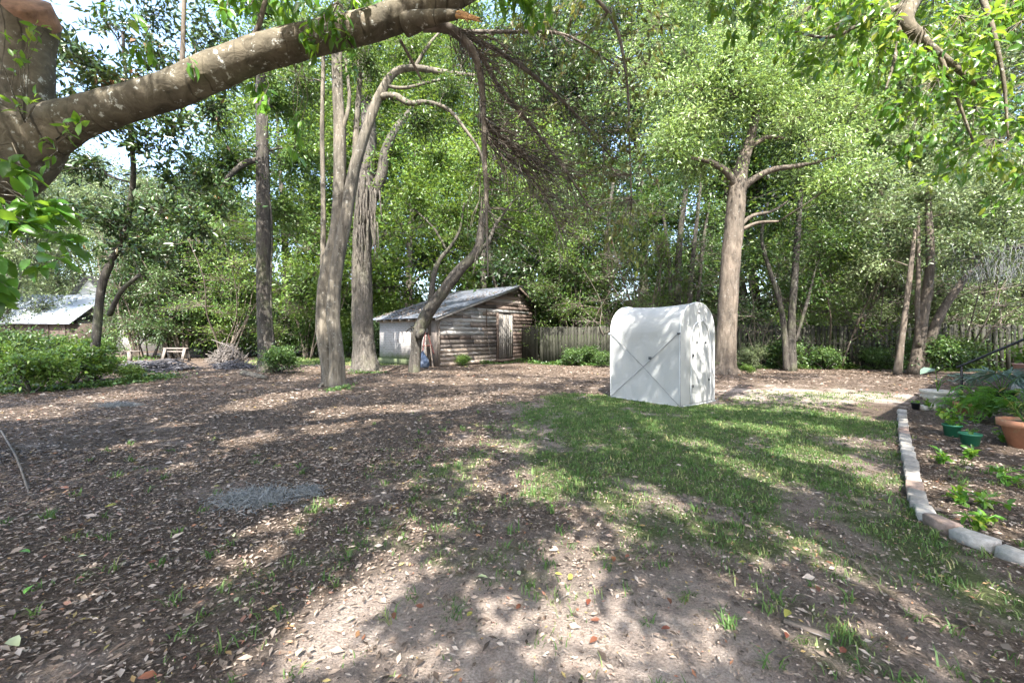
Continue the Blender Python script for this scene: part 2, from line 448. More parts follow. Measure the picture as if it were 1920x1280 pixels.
def masks(x, y):
    n1 = fnoise(x, y, 1.3, 3); n2 = fnoise(x, y, 4.0, 4); n3 = fnoise(x, y, 9.0, 5)
    g = np.clip(poly_dist(x, y, GRASS_POLY)/0.9+0.35+0.35*n1+0.25*n2, 0, 1)
    thin = np.clip((y-2.2)/3.5, 0.0, 1)                       # the turf is worn thin near the camera
    g = g*np.clip(0.48+0.6*thin+0.5*n2+0.25*n3, 0, 1)
    far = np.clip(poly_dist(x, y, LAWN_FAR)/1.2+0.4+0.3*n1, 0, 1)*0.85
    far2 = np.clip(poly_dist(x, y, LAWN_FAR2)/0.8+0.2+0.3*n2, 0, 1)*0.28
    cen = 1.25*np.exp(-((x+0.1)**2/3.0+(y-3.2)**2/4.5))*np.clip(0.25+0.5*n2+0.35*n3, 0, 1)*0.7
    g = np.maximum(np.maximum(g, far), np.maximum(far2, cen))
    l = np.clip(1-1.15*g, 0, 1)
    bare = np.exp(-((x-0.2)**2/1.5+(y-1.6)**2/0.85))+1.15*np.exp(-((x-6.6)**2/9+(y-8.9)**2/1.6))+0.18*np.exp(-((x-0.2)**2/1.5+(y-4.6)**2/2.5))  # bare soil; patch right of greenhouse raised to put sunlit brightness into colour
    l = l*np.clip(1-0.8*bare+0.35*n2+0.2*n3, 0.12, 1)
    bed = poly_dist(x, y, BED_POLY) > 0
    l = np.where(bed, 0.85+0.15*n2, l); g = np.where(bed, 0.0, g)
    return np.clip(g, 0, 1), np.clip(l, 0, 1)

# ------------------------------------------------------------------ ground sheet
def spaced(lo, hi, step, far):
    fine = np.arange(lo, hi+1e-6, step); out = [fine]; s = step; v = hi; pos = []
    while v < far: s *= 1.45; v += s; pos.append(v)
    v = lo; s = step; neg = []
    while v > -far: s *= 1.45; v -= s; neg.append(v)
    return np.concatenate([neg[::-1], fine, pos])
gx = spaced(-16, 16, 0.12, 900); gy = spaced(0, 20, 0.12, 900)
GX, GY = np.meshgrid(gx, gy)
gV = np.stack([GX, GY, gz(GX, GY)+np.where((np.abs(GX) < 17) & (GY < 21) & (GY > -1), 0.010*fnoise(GX, GY, 7.0, 8)*fnoise(GX, GY, 15.0, 9), 0)], -1).reshape(-1, 3)
ny, nx = GX.shape
ii = (np.arange(ny-1)[:, None]*nx+np.arange(nx-1)[None])
gF = np.stack([ii, ii+1, ii+nx+1, ii+nx], -1).reshape(-1, 4)
me = mesh_np('ground', gV, [gF], smooth=True)
gg, gl = masks(gV[:, 0], gV[:, 1])
for nm, arr in (('grass', gg), ('litter', gl)):
    a = me.attributes.new(nm, 'FLOAT', 'POINT'); a.data.foreach_set('value', arr.astype(np.float32))

def ground_mat():
    m, nt, b, out = new_mat('ground_soil')
    v = coords(nt, 'Object')
    nb = noise(nt, 0.9, 5, 0.6, v); nm_ = noise(nt, 7, 6, 0.7, v); nf = noise(nt, 42, 5, 0.75, v); nff = noise(nt, 95, 4, 0.8, v)
    soil = ramp(nt, [(0.3, (0.25, 0.20, 0.168)), (0.55, (0.42, 0.35, 0.302)), (0.75, (0.54, 0.475, 0.42))]); nt.links.new(nm_, soil.inputs[0])
    lit = ramp(nt, [(0.25, (0.034, 0.025, 0.020)), (0.5, (0.115, 0.087, 0.067)), (0.72, (0.24, 0.19, 0.152))]); nt.links.new(nf, lit.inputs[0])
    grs = ramp(nt, [(0.3, (0.055, 0.075, 0.03)), (0.6, (0.11, 0.125, 0.055)), (0.8, (0.2, 0.18, 0.10))]); nt.links.new(nf, grs.inputs[0])
    def edge(a, lo, hi):
        ad = N_(nt, 'ShaderNodeMath', operation='ADD'); nt.links.new(attr(nt, a), ad.inputs[0])
        mu = N_(nt, 'ShaderNodeMath', operation='MULTIPLY_ADD', i_1=1.1, i_2=-0.55); nt.links.new(nm_, mu.inputs[0])
        nt.links.new(mu.outputs[0], ad.inputs[1])
        mr = N_(nt, 'ShaderNodeMapRange', interpolation_type='SMOOTHSTEP'); nt.links.new(ad.outputs[0], mr.inputs[0])
        mr.inputs[1].default_value = lo; mr.inputs[2].default_value = hi
        return mr.outputs[0]
    c = mixc(nt, edge('litter', 0.15, 0.75), soil.outputs[0], lit.outputs[0])
    c = mixc(nt, edge('grass', 0.2, 0.8), c, grs.outputs[0])
    sp = ramp(nt, [(0.32, (0.5, 0.49, 0.48)), (0.64, (1.5, 1.5, 1.5))]); nt.links.new(nff, sp.inputs[0])
    c = mixc(nt, 0.8, c, sp.outputs[0], 'MULTIPLY')
    big = ramp(nt, [(0.35, (0.85, 0.85, 0.86)), (0.65, (1.08, 1.06, 1.04))]); nt.links.new(nb, big.inputs[0])
    c = mixc(nt, 1.0, c, big.outputs[0], 'MULTIPLY')
    nt.links.new(c, b.inputs['Base Color'])
    b.inputs['Roughness'].default_value = 0.95; b.inputs['Specular IOR Level'].default_value = 0.15
    ad = N_(nt, 'ShaderNodeMath', operation='ADD'); nt.links.new(nf, ad.inputs[0]); nt.links.new(nff, ad.inputs[1])
    bump(nt, ad.outputs[0], 1.0, 0.04, b)
    return m
tag(link('ground', me, ground_mat()), kind='structure')

# sunlit patches, read off the photograph (centre x, y, half width, half height, tilt in degrees)
LIT = [(480,760,55,13,-6),(600,806,48,10,-4),(700,768,120,9,-3),(640,788,80,10,-4),(465,826,60,10,-8),(800,768,60,10,0),(60,776,90,12,-3),(200,745,90,9,-3),(330,800,40,6,-5),
 (240,835,60,6,-5),(560,740,90,8,-5),(900,714,150,7,0),(1100,702,110,6,0),(860,750,70,9,0),(980,735,60,6,0),(960,690,60,6,0),
 (1120,735,30,14,0),(1490,738,170,24,3),(1620,722,130,18,0),(1650,752,80,34,-20),(1420,764,110,10,4),(1560,776,90,10,6),(1350,735,40,16,0),
 (1400,800,85,8,6),(1300,832,60,7,6),(1530,852,110,13,10),(1620,832,70,9,8),(1660,900,60,20,10),(1440,900,80,9,16),(1380,868,70,8,14),(1520,800,60,7,6),
 (955,835,85,12,2),(1010,892,80,18,6),(890,868,60,8,0),(1000,925,70,18,10),(925,912,45,12,0),(870,830,40,8,0),(1090,905,40,10,10),(760,905,50,8,0),
 (1150,950,65,24,12),(1245,935,55,18,18),(1075,965,40,14,10),(1060,1035,65,40,10),(1180,1000,50,16,20),(1300,985,60,12,24),
 (790,995,55,24,-10),(765,1075,75,45,-12),(655,1125,110,50,-22),(560,1185,130,50,-22),(480,1040,95,18,-18),(430,1085,50,12,-18),(510,985,90,16,-14),(620,940,60,10,-10),
 (700,1235,180,55,0),(560,1260,150,35,0),(1055,1190,95,75,0),(1210,1240,150,55,10),(1065,1110,55,28,10),(920,1180,30,50,0),(1330,1170,50,40,30),
 (1500,1195,110,26,26),(1660,1205,160,22,26),(1565,1062,130,18,28),(1700,1135,140,18,28),(1860,1110,80,24,16),(1420,1050,55,16,26),(1480,1000,60,12,26),(1850,1225,90,22,20),(1600,1260,120,20,20),(1380,1100,50,14,26),
 (1780,862,70,9,8),(1850,918,100,11,12),(1800,958,65,18,14),(1890,995,60,16,14),(1905,842,50,14,0),(1760,820,30,6,0),(1840,870,60,8,8),(1780,905,50,8,8)]
LIT = np.array(LIT, float)
def lit_at(x, y):
    """True where the photo shows direct sun on the ground"""
    y = np.maximum(y, 0.3)
    px = CX+FPX*x/y; py = HY+FPX*CH/y
    j = 0.22*fnoise(x, y, 6.0/np.maximum(1.0, 1), 21)
    o = np.zeros(np.shape(x), bool)
    for cx, cy, rx, ry, a in LIT:
        ca, sa = math.cos(R(a)), math.sin(R(a))
        dx, dy = px-cx, py-cy
        u = (dx*ca+dy*sa)/rx; v = (-dx*sa+dy*ca)/ry
        o |= (u*u+v*v) < 1.0+2.2*j
    return o

# ------------------------------------------------------------------ grass blades, leaf litter (nobody could count them)
def blades(rs, x, y, h, w, lean, tint):
    n = len(x); a = rs.uniform(0, 2*np.pi, n)
    d = np.stack([np.cos(a), np.sin(a), np.zeros(n)], 1); s = np.stack([-np.sin(a), np.cos(a), np.zeros(n)], 1)
    b = np.stack([x, y, gz(x, y)-0.004], 1)
    h = h[:, None]; l = lean[:, None]; w = w[:, None]; up = np.array([[0, 0, 1.0]])
    m = b+up*h*0.6+d*h*l*0.35; t = b+up*h*(1-0.25*l)+d*h*l
    V = np.stack([b-s*w, b+s*w, m-s*w*0.7, m+s*w*0.7, t], 1).reshape(-1, 3)
    k = (np.arange(n)*5)[:, None, None]
    f4 = (np.array([[0, 1, 3, 2]])[None]+k).reshape(-1, 4); f3 = (np.array([[2, 3, 4]])[None]+k).reshape(-1, 3)
    return V, f3, f4, np.repeat(tint, 5)
def tufts(rs, n, box, test, per, hr, lean=(0.3, 1.1), spread=0.03, wr=(0.0012, 0.0026), tr=(0.1, 0.9)):
    x = rs.uniform(box[0], box[1], n); y = rs.uniform(box[2], box[3], n)
    k = test(x, y, rs.uniform(0, 1, n)); x, y = x[k], y[k]
    hh = rs.uniform(hr[0], hr[1], len(x)); tt = rs.uniform(tr[0], tr[1], len(x))
    x = np.repeat(x, per)+rs.normal(0, spread, len(x)*per); y = np.repeat(y, per)+rs.normal(0, spread, len(y)*per)
    hh = np.repeat(hh, per)*rs.uniform(0.5, 1.15, len(x)); tt = np.clip(np.repeat(tt, per)+rs.normal(0, 0.15, len(x)), 0, 1)
    return blades(rs, x, y, hh, rs.uniform(wr[0], wr[1], len(x))*(1+y/4.5), rs.uniform(lean[0], lean[1], len(x)), tt)
rs = np.random.RandomState(11)
def frame(x, y): return (np.abs(x) < 1.3*y+0.8)
g_dense = MB()
V, f3, f4, t = tufts(rs, 34000, (-1.5, 9.5, 1.4, 9.6), lambda x, y, u: frame(x, y) & (u < masks(x, y)[0]**1.2*np.clip(0.6+y/9, 0, 1)), 7, (0.022, 0.055))
g_dense.add(V, f3, f4, t)
V, f3, f4, t = tufts(rs, 2600, (-4.5, 5, 1.35, 7), lambda x, y, u: frame(x, y) & (u < 0.10+0.45*np.clip(x+0.2, 0, 1)+0.5*np.clip(masks(x, y)[0], 0, 1)) & (fnoise(x, y, 3.0, 31) > -0.15), 12, (0.035, 0.085), (0.5, 1.4), 0.02, (0.0015, 0.0032), (0.1, 0.75))
g_dense.add(V, f3, f4, t)
V, f3, f4, t = tufts(rs, 9000, (-18, -4.5, 17, 28), lambda x, y, u: (u < masks(x, y)[0]), 3, (0.05, 0.10), (0.3, 1.1), 0.08, (0.002, 0.004), (0.5, 0.95))
g_dense.add(V, f3, f4, t)
o = g_dense.build('lawn_grass', M['grass'])
tag(o, 'thin short grass growing in patches over the yard', 'grass', kind='stuff')

lt = Leaves()
def litter_layer(n, box, size, dens, test, ab=(0.75, 0.95)):
    x = rs.uniform(box[0], box[1], n); y = rs.uniform(box[2], box[3], n)
    k = test(x, y) & (rs.uniform(0, 1, n) < dens(x, y)); x, y = x[k], y[k]; n = len(x)
    a = rs.uniform(0, 2*np.pi, n)
    D = np.stack([np.cos(a), np.sin(a), rs.normal(0, 0.12, n)], 1)
    Nn = np.stack([rs.normal(0, 0.42, n), rs.normal(0, 0.42, n), np.ones(n)], 1)
    S = rs.uniform(size[0], size[1], n)*np.clip(rs.lognormal(0, 0.25, n), 0.5, 1.8)
    lt.add(np.stack([x, y, gz(x, y)+rs.uniform(0.004, 0.018, n)], 1), D, Nn, S, S*rs.uniform(0.25, 0.5, n), np.clip(rs.beta(ab[0], ab[1], n), 0, 1)*0.985+0.015*rs.uniform(0, 1, n))
lm = lambda x, y: masks(x, y)[1]
litter_layer(46000, (-5.8, 3.8, 1.3, 4.6), (0.018, 0.046), lambda x, y: 0.03+lm(x, y)*np.clip(0.85-0.22*x, 0.12, 1), frame)
litter_layer(110000, (-4.5, 4.8, 1.3, 5.5), (0.007, 0.024), lambda x, y: 0.4+0.4*lm(x, y), frame, (1.1, 0.75))
litter_layer(52000, (-12, 5.5, 4.0, 9.5), (0.026, 0.060), lambda x, y: lm(x, y)*np.clip(0.95-0.05*x, 0.3, 1), frame)
litter_layer(30000, (-20, 14, 9.0, 18), (0.05, 0.10), lambda x, y: 0.1+0.9*lm(x, y), frame)
litter_layer(15000, (3.0, 10, 1.8, 9), (0.022, 0.055), lambda x, y: np.where(poly_dist(x, y, BED_POLY) > 0, 1.0, 0.0), frame)
o = link('leaf_litter', lt.mesh('leaf_litter', False, 0.12, 0.05), M['litter'])
tag(o, 'brown dry leaf litter and bark chips covering the ground', 'leaf litter', kind='stuff')
# ------------------------------------------------------------------ trees
def grow_crown(rs, nodes, clumps, twigs, lpt, leaf, wrat, wood, lv, br=0.05, tw=0.007, droop=0.2, flat=0.75, tint=(0.2, 0.8), off=0.10, branch=True, shell=0.55):
    """branches run from the nearest skeleton node to every clump, twigs fan out in it, leaves sit on the twigs"""
    nodes = [(np.asarray(p, float), r) for p, r in nodes]
    base = np.mean([p for p, r in nodes], 0)
    order = sorted(range(len(clumps)), key=lambda i: min(np.linalg.norm(clumps[i][0]-p) for p, r in nodes))
    for ci in order:
        c, rad = clumps[ci]; c = np.asarray(c, float); rad = np.asarray(rad, float)
        NP = np.array([p for p, r in nodes])
        cost = np.linalg.norm(NP-c, axis=1)+0.8*np.maximum(0, NP[:, 2]-c[2]+0.2)
        k = int(np.argmin(cost)); p0, r0 = nodes[k]; d = np.linalg.norm(c-p0)
        if branch and d > 0.05:
            m1 = p0*0.65+c*0.35+np.array([0, 0, 0.10*d])+rs.normal(0, 0.07*d, 3); m2 = p0*0.3+c*0.7+np.array([0, 0, 0.06*d])+rs.normal(0, 0.06*d, 3)
            ra = min(r0*0.7, br*(0.5+0.5*min(d, 3)/2)); rb = max(ra*0.35, tw)
            pth, rr = smooth_path([p0, m1, m2, c], [ra, ra*0.8, ra*0.55, rb], max(0.25, d/10))
            wood.tube(pth, rr, 6, rough=0.06, rng=rs)
            for q in range(1, len(pth), max(1, len(pth)//5)): nodes.append((pth[q], rr[q]))
            nodes.append((c, rb)); tail = pth[len(pth)//2:]
        else:
            tail = np.array([p0, c])
        n = max(1, int(twigs*np.prod(rad)**(1/3.0)*3)) if twigs < 1e3 else int(twigs)
        n = int(twigs)
        u = np.clip(rs.normal(0, 0.62, (n, 3)), -1.5, 1.5)
        B = c+u*rad; A = tail[rs.randint(0, len(tail), n)]
        Mm = (A+B)/2+rs.normal(0, 0.08, (n, 3))*np.linalg.norm(B-A, axis=1)[:, None]+np.array([0, 0, 0.05])
        V, F = twig_batch(A, Mm, B, tw, tw*0.35); wood.add(V, None, F)
        ct = rs.uniform(tint[0], tint[1])
        L = np.linalg.norm(B-A, axis=1)
        t = rs.uniform(0.25, 1.06, (n, lpt))
        P = np.where(t[..., None] < 0.5, A[:, None]*(1-2*t[..., None])+Mm[:, None]*2*t[..., None], Mm[:, None]*(2-2*t[..., None])+B[:, None]*(2*t[..., None]-1))
        P = (P+rs.normal(0, off, P.shape)).reshape(-1, 3)
        td = np.repeat(unit(B-A), lpt, 0)
        D = td*0.55+rs.normal(0, 0.6, P.shape)+np.array([0, 0, -droop])
        Nn = rs.normal(0, 1-flat, P.shape)*1.6+np.array([0, -0.15, flat])
        S = leaf*rs.uniform(0.65, 1.25, len(P))
        lv.add(P, D, Nn, S, S*wrat, np.clip(ct+rs.normal(0, 0.17, len(P)), 0, 1))

def tree_from(name, label, group, base, wood, lv, bark, leafm, fine=False, trunk_only=False, trunk_smooth=True, cat='tree'):
    """Empty at the base > trunk, crown.  Meshes are given in world space and moved into the tree's own frame."""
    base = np.asarray(base, float)
    root = empty(name, tuple(base), 0, label, cat, group)
    for mb in ([wood] if isinstance(wood, MB) else wood):
        mb.V = [v-base for v in mb.V]
    w = wood.build('trunk', bark, root, trunk_smooth)
    if lv is not None and lv.count():
        lv.P = [p-base for p in lv.P]
        link('crown', lv.mesh('crown', fine), leafm, root)
    return root
def stem(wood, rs, pts, step=0.25, sides=14, rough=0.03, flute=None, flare=1.0):
    """pts: (px, py, Y, width in px) -> tube, returns skeleton nodes"""
    P = [PX(a, b, Y) for a, b, Y, w in pts]; Rr = [w/2/FPX*Y for a, b, Y, w in pts]
    p, r = smooth_path(P, Rr, step)
    if flare > 1:
        h = np.linalg.norm(p-p[0], axis=1); r = r*(1+(flare-1)*np.exp(-h/0.35))
    wood.tube(p, r, sides, rough=rough, rng=rs, flute=flute)
    return [(p[i], r[i]) for i in range(0, len(p), max(1, len(p)//14))]
def cl(px, py, Y, rx, ry, rd):
    """a leaf clump given in photo pixels at a depth, rd metres deep"""
    return (PX(px, py, Y), (rx/FPX*Y, rd, ry/FPX*Y))
def roots(wood, rs, base, n, r, L):
    for i in range(n):
        a = 2*np.pi*(i+rs.uniform(-.3, .3))/n
        d = np.array([math.cos(a), math.sin(a), 0]); Lr = L*rs.uniform(0.6, 1.2)
        p, rr = smooth_path([base+np.array([0, 0, r*1.1])+d*r*0.55, base+d*(r+0.25*Lr)+np.array([0, 0, 0.10]), base+d*(r+Lr)+np.array([0, 0, -0.08])], [r*0.34, r*0.22, r*0.08], 0.12)
        wood.tube(p, rr, 7, rough=0.05, rng=rs)
def grd(px, py, dz=-0.06):
    p = AT(px, py); p[2] += dz; return p

# --- the near tree with the long mossy limb
rs = np.random.RandomState(5)
wood = MB(); lv = Leaves()
Yn = 3.4
tr = stem(wood, rs, [(-420, 925, Yn, 230), (-360, 700, Yn, 190), (-230, 480, Yn, 172), (-90, 360, Yn, 160), (10, 285, Yn, 145), (62, 225, Yn, 120)], 0.08, 22, 0.018)
lim = stem(wood, rs, [(20, 285, Yn, 120), (75, 252, Yn, 92), (150, 220, Yn, 68), (250, 190, 3.42, 62), (330, 165, 3.45, 63), (400, 134, 3.5, 64), (480, 102, 3.55, 60), (560, 80, 3.6, 58), (620, 66, 3.65, 57), (700, 46, 3.7, 54), (790, 14, 3.75, 54), (870, -22, 3.8, 52), (1000, -95, 3.9, 44), (1200, -170, 4.1, 34), (1420, -215, 4.4, 22)], 0.05, 20, 0.016)
up = stem(wood, rs, [(30, 280, Yn, 96), (48, 220, Yn, 84), (50, 150, Yn, 76), (50, 90, Yn, 74), (54, 45, Yn-0.02, 80), (56, 26, Yn-0.05, 78)], 0.05, 20, 0.02)
near_root = None
# broken stub and the dead branches hanging from the limb
dead = MB()
stem(wood, rs, [(760, 45, 3.72, 44), (800, 36, 3.66, 30), (832, 30, 3.6, 22), (856, 28, 3.56, 17)], 0.04, 12, 0.03)
splint = MB()
for q in range(7):
    dy = rs.uniform(-5, 5); pa = PX(840, 29+dy*0.7, 3.57); pb = PX(868, 30+dy, 3.55); pc = PX(890+rs.uniform(-14, 14), 40+dy*1.1, 3.53)
    p, r = smooth_path([pa, pb, pc], [0.020, 0.017, 0.003], 0.03); splint.tube(p, r, 5, rough=0.1, rng=rs)
dn = []
for pts in ([(792, 50, 3.7, 20), (840, 52, 3.75, 20), (872, 78, 3.8, 17), (896, 120, 3.85, 14), (905, 190, 3.9, 12), (908, 270, 3.9, 10), (911, 350, 3.9, 7), (913, 430, 3.9, 5), (915, 520, 3.9, 3)],
            [(842, 54, 3.75, 13), (880, 70, 4.0, 11), (940, 100, 4.3, 9), (1010, 150, 4.6, 7), (1080, 215, 4.9, 5), (1150, 300, 5.1, 3)],
            [(860, 62, 3.8, 12), (905, 110, 4.1, 10), (940, 170, 4.3, 8), (1000, 240, 4.5, 7), (1060, 320, 4.6, 5), (1110, 395, 4.7, 3)],
            [(898, 215, 3.9, 8), (935, 255, 4.0, 9), (985, 290, 4.1, 8), (1030, 322, 4.15, 5)],
            [(905, 240, 3.9, 6), (960, 300, 4.1, 5), (1010, 350, 4.2, 4), (1050, 430, 4.3, 2)],
            [(820, 52, 3.7, 9), (870, 60, 4.3, 8), (960, 60, 5.0, 7), (1060, 66, 5.4, 5), (1150, 120, 5.7, 3)],
            [(750, 75, 3.7, 6), (770, 110, 3.8, 6), (790, 150, 3.9, 4)],
            [(470, 80, 3.55, 10), (488, 40, 3.5, 9), (505, -30, 3.5, 7)], [(341, 145, 3.45, 9), (343, 80, 3.45, 8), (346, -20, 3.45, 7)]):
    dn += stem(dead, rs, pts, 0.06, 7, 0.05)
cand = [(p, r) for p, r in dn if p[0] > -0.6 and p[2] > CH+0.9]
A = []; B = []; Mi = []
for q in range(760):
    p, r = cand[rs.randint(len(cand))]; a = p+rs.normal(0, 0.03, 3)
    d = np.array([rs.uniform(-0.1, 1.0), rs.uniform(-0.5, 0.7), rs.uniform(-0.75, 0.25)]); L = rs.uniform(0.15, 0.65)
    b = a+unit(d)*L+np.array([0, 0, -0.08*L]); m = (a+b)/2+rs.normal(0, 0.05*L, 3)
    A.append(a); B.append(b); Mi.append(m)
    if rs.rand() < 0.5:
        a2 = m; b2 = m+unit(d+rs.normal(0, 0.5, 3))*L*0.6; A.append(a2); B.append(b2); Mi.append((a2+b2)/2+rs.normal(0, 0.02, 3))
V, F = twig_batch(np.array(A), np.array(Mi), np.array(B), 0.0050, 0.0018); dead.add(V, None, F)
# leafy sprays of the near tree that hang into the picture
def spray(lv, wood, rs, px, py, Y, n, rpx, rd, leaf, from_px=None, tint=0.5, wr=0.42, hang=0.5):
    c = PX(px, py, Y); s = PX(*from_px) if from_px else c+np.array([0, 0, 0.25])
    k = max(2, n//7)
    B = c+unit(rs.normal(0, 1, (k, 3)))*rs.uniform(0.3, 1, (k, 1))*np.array([rpx/FPX*Y, rd, rpx/FPX*Y]); A = np.repeat(s[None], k, 0)
    Mi = (A+B)/2+rs.normal(0, 0.04, (k, 3))+np.array([0, 0, 0.05])
    V, F = twig_batch(A, Mi, B, 0.005, 0.0018); wood.add(V, None, F)
    m = n//k+1; t = rs.uniform(0.45, 1.05, (k, m, 1)); P = (Mi[:, None]*(1-t)+B[:, None]*t).reshape(-1, 3)+rs.normal(0, 0.02, (k*m, 3))
    td = np.repeat(unit(B-A), m, 0); D = td*0.4+rs.normal(0, 0.55, P.shape)+np.array([0, 0, -hang]); Nn = rs.normal(0, 0.5, P.shape)+np.array([0, -0.35, 0.7])
    S = leaf*rs.uniform(0.6, 1.15, len(P)); lv.add(P, D, Nn, S, S*wr, np.clip(tint+rs.normal(0, 0.2, len(P)), 0, 1))
for a in [(40, 400, 2.9, 44, 55, 0.2), (30, 460, 2.8, 46, 60, 0.2), (15, 530, 2.8, 36, 45, 0.2), (95, 420, 3.0, 24, 45, 0.15), (130, 470, 3.2, 16, 45, 0.15), (60, 340, 3.0, 22, 40, 0.15), (8, 570, 2.8, 14, 30, 0.12)]:
    spray(lv, wood, rs, *a, 0.145, (-40, a[1]-60, 3.0), 0.4, 0.45, 0.35)
for a in [(35, 110, 3.1, 12, 30, 0.05), (30, 190, 3.1, 12, 34, 0.05), (75, 60, 3.15, 8, 25, 0.05), (12, 40, 3.1, 14, 40, 0.1)]:
    spray(lv, wood, rs, *a, 0.085, (46, 230, 3.18), 0.75, 0.4, 0.1)
spray(lv, wood, rs, 120, 225, 3.1, 12, 30, 0.08, 0.10, (108, 268, 3.15), 0.7, 0.42, 0.0)
spray(lv, wood, rs, 95, 290, 3.1, 9, 26, 0.08, 0.10, (105, 262, 3.15), 0.5, 0.42, 0.5)
for a in [(480, 10, 3.5, 40, 55, 0.3), (560, 15, 3.5, 55, 60, 0.3), (610, 45, 3.45, 40, 45, 0.2), (575, 80, 3.4, 14, 22, 0.1), (420, -10, 3.5, 26, 60, 0.3), (650, 10, 3.6, 26, 50, 0.3), (700, 0, 3.6, 18, 40, 0.3),
          (265, 90, 3.5, 10, 28, 0.1), (640, 120, 3.5, 10, 30, 0.1), (500, 200, 3.6, 10, 28, 0.1), (540, 245, 3.6, 8, 26, 0.1), (545, 290, 3.6, 4, 12, 0.05), (475, 165, 3.6, 8, 24, 0.1), (360, 125, 3.3, 3, 8, 0.03), (200, 20, 3.5, 8, 40, 0.2), (960, 10, 3.9, 26, 40, 0.2), (1010, 20, 4.0, 30, 45, 0.3)]:
    spray(lv, wood, rs, a[0], a[1], a[2], int(a[3]*1.5), a[4], a[5], 0.125, (a[0]+rs.uniform(-25, 25), min(a[1]-40, 120), 3.55), 0.55, 0.4, 0.75)
# duller, drier hanging leaves in the middle of the picture
dry = Leaves()
hang_spots = [(1060, 40), (1120, 60), (1180, 30), (1100, 130), (1170, 130), (1215, 90), (1130, 200), (1190, 220), (1090, 260), (1160, 290), (1200, 320), (1140, 370), (1190, 420), (1170, 470), (1050, 120), (1010, 70), (1230, 180), (1120, 330), (1080, 400), (1215, 480), (980, 150), (1020, 220), (970, 250), (1050, 330), (1000, 320), (1130, 440), (960, 60), (1090, 0), (1240, 40)]
hs_pts = [(870, -22, 3.8, 10), (980, -40, 4.3, 9), (1080, -30, 4.8, 8), (1150, 40, 5.0, 7), (1175, 150, 5.1, 5), (1180, 260, 5.1, 4), (1185, 400, 5.1, 2)]
hn = stem(dead, rs, hs_pts, 0.1, 7, 0.04)
for px, py in hang_spots:
    c = PX(px, py, 5.0+rs.uniform(-0.3, 0.5)); s = min(hn, key=lambda q: np.linalg.norm(q[0]-c))[0]
    pxs, pys = W2P(s)
    spray(dry, dead, rs, px, py, c[1], 40, 44, 0.3, 0.085, (float(pxs), float(pys), s[1]), rs.uniform(0.35, 0.85), 0.45, 0.8)
base = np.array([PX(-420, 925, Yn)[0], Yn, 0.0])
for mb in (wood, dead, splint): mb.V = [v-base for v in mb.V]
near_root = empty('near_tree', tuple(base), 0, 'large near tree at the left edge with one long lichened limb arching over the yard', 'tree')
NEAR_BASE = base
t_ = wood.build('trunk', M['bark_near'], near_root, True)
dead.build('dead_branch', M['twig'], near_root, True)
splint.build('broken_branch_end', M['fresh_wood'], near_root, True)['label'] = 'splintered orange wood where a branch tore off'
cm = MB(); c0 = PX(56, 24, Yn-0.055)-base
dirn = unit(np.array([0.25, -0.75, 0.62])); u1 = unit(np.cross(dirn, [0, 0, 1.0])); u2 = np.cross(u1, dirn)
rim = [c0+(u1*math.cos(a)*0.155+u2*math.sin(a)*0.15*(1+0.12*math.sin(3*a)))+dirn*0.06 for a in np.linspace(0, 2*np.pi, 18, endpoint=False)]
rim2 = [p-dirn*0.16 for p in rim]
k = len(rim); cm.add(rim+rim2+[c0+dirn*0.075], [[k*2, i, (i+1) % k] for i in range(k)], [[i, i+k, (i+1) % k+k, (i+1) % k] for i in range(k)])
cm.build('sawn_cut', M['cut_wood'], near_root)['label'] = 'brown sawn face on top of the cut stem'
lv.P = [p-base for p in lv.P]; link('crown', lv.mesh('crown', True), M['leaf_near'], near_root)
dry.P = [p-base for p in dry.P]; link('dry_foliage', dry.mesh('dry_foliage', True), M['leaf_dry'], near_root)

# --- unseen canopies behind and above the camera, leaves placed to shape the sun patches
rs = np.random.RandomState(8)
shade = {'w': (MB(), Leaves()), 'e': (MB(), Leaves()), 's': (MB(), Leaves())}
TRK = {'w': np.array([-7.5, -1.5, 0.0]), 's': np.array([1.8, -6.0, 0.0]), 'e': np.array([8.2, -2.4, 0.0])}
sd = -SUN_DIR/SUN_DIR[2]                       # per metre of height, shadow moves by -sd.xy
n = 5200
yy = 0.9+13.5*rs.uniform(0, 1, n)**0.85; xx = rs.uniform(-1.4, 1.42, n)*(yy+1.2)
keep = ~lit_at(xx, yy)
keep &= ~((xx > 3.2) & (yy > 7.6) & (yy < 11.2) & (xx < 9.0))
xx, yy = xx[keep], yy[keep]; n = len(xx)
zz = 1.35+0.545*yy+rs.uniform(0.3, 2.0, n)+0.8; zz = np.maximum(zz, 4.3)
cc = np.stack([xx+SUN_DIR[0]/SUN_DIR[2]*zz, yy+SUN_DIR[1]/SUN_DIR[2]*zz, zz], 1)
which = np.where(cc[:, 0] < -2.2, 'w', np.where(cc[:, 0] > 3.4, 'e', 's'))
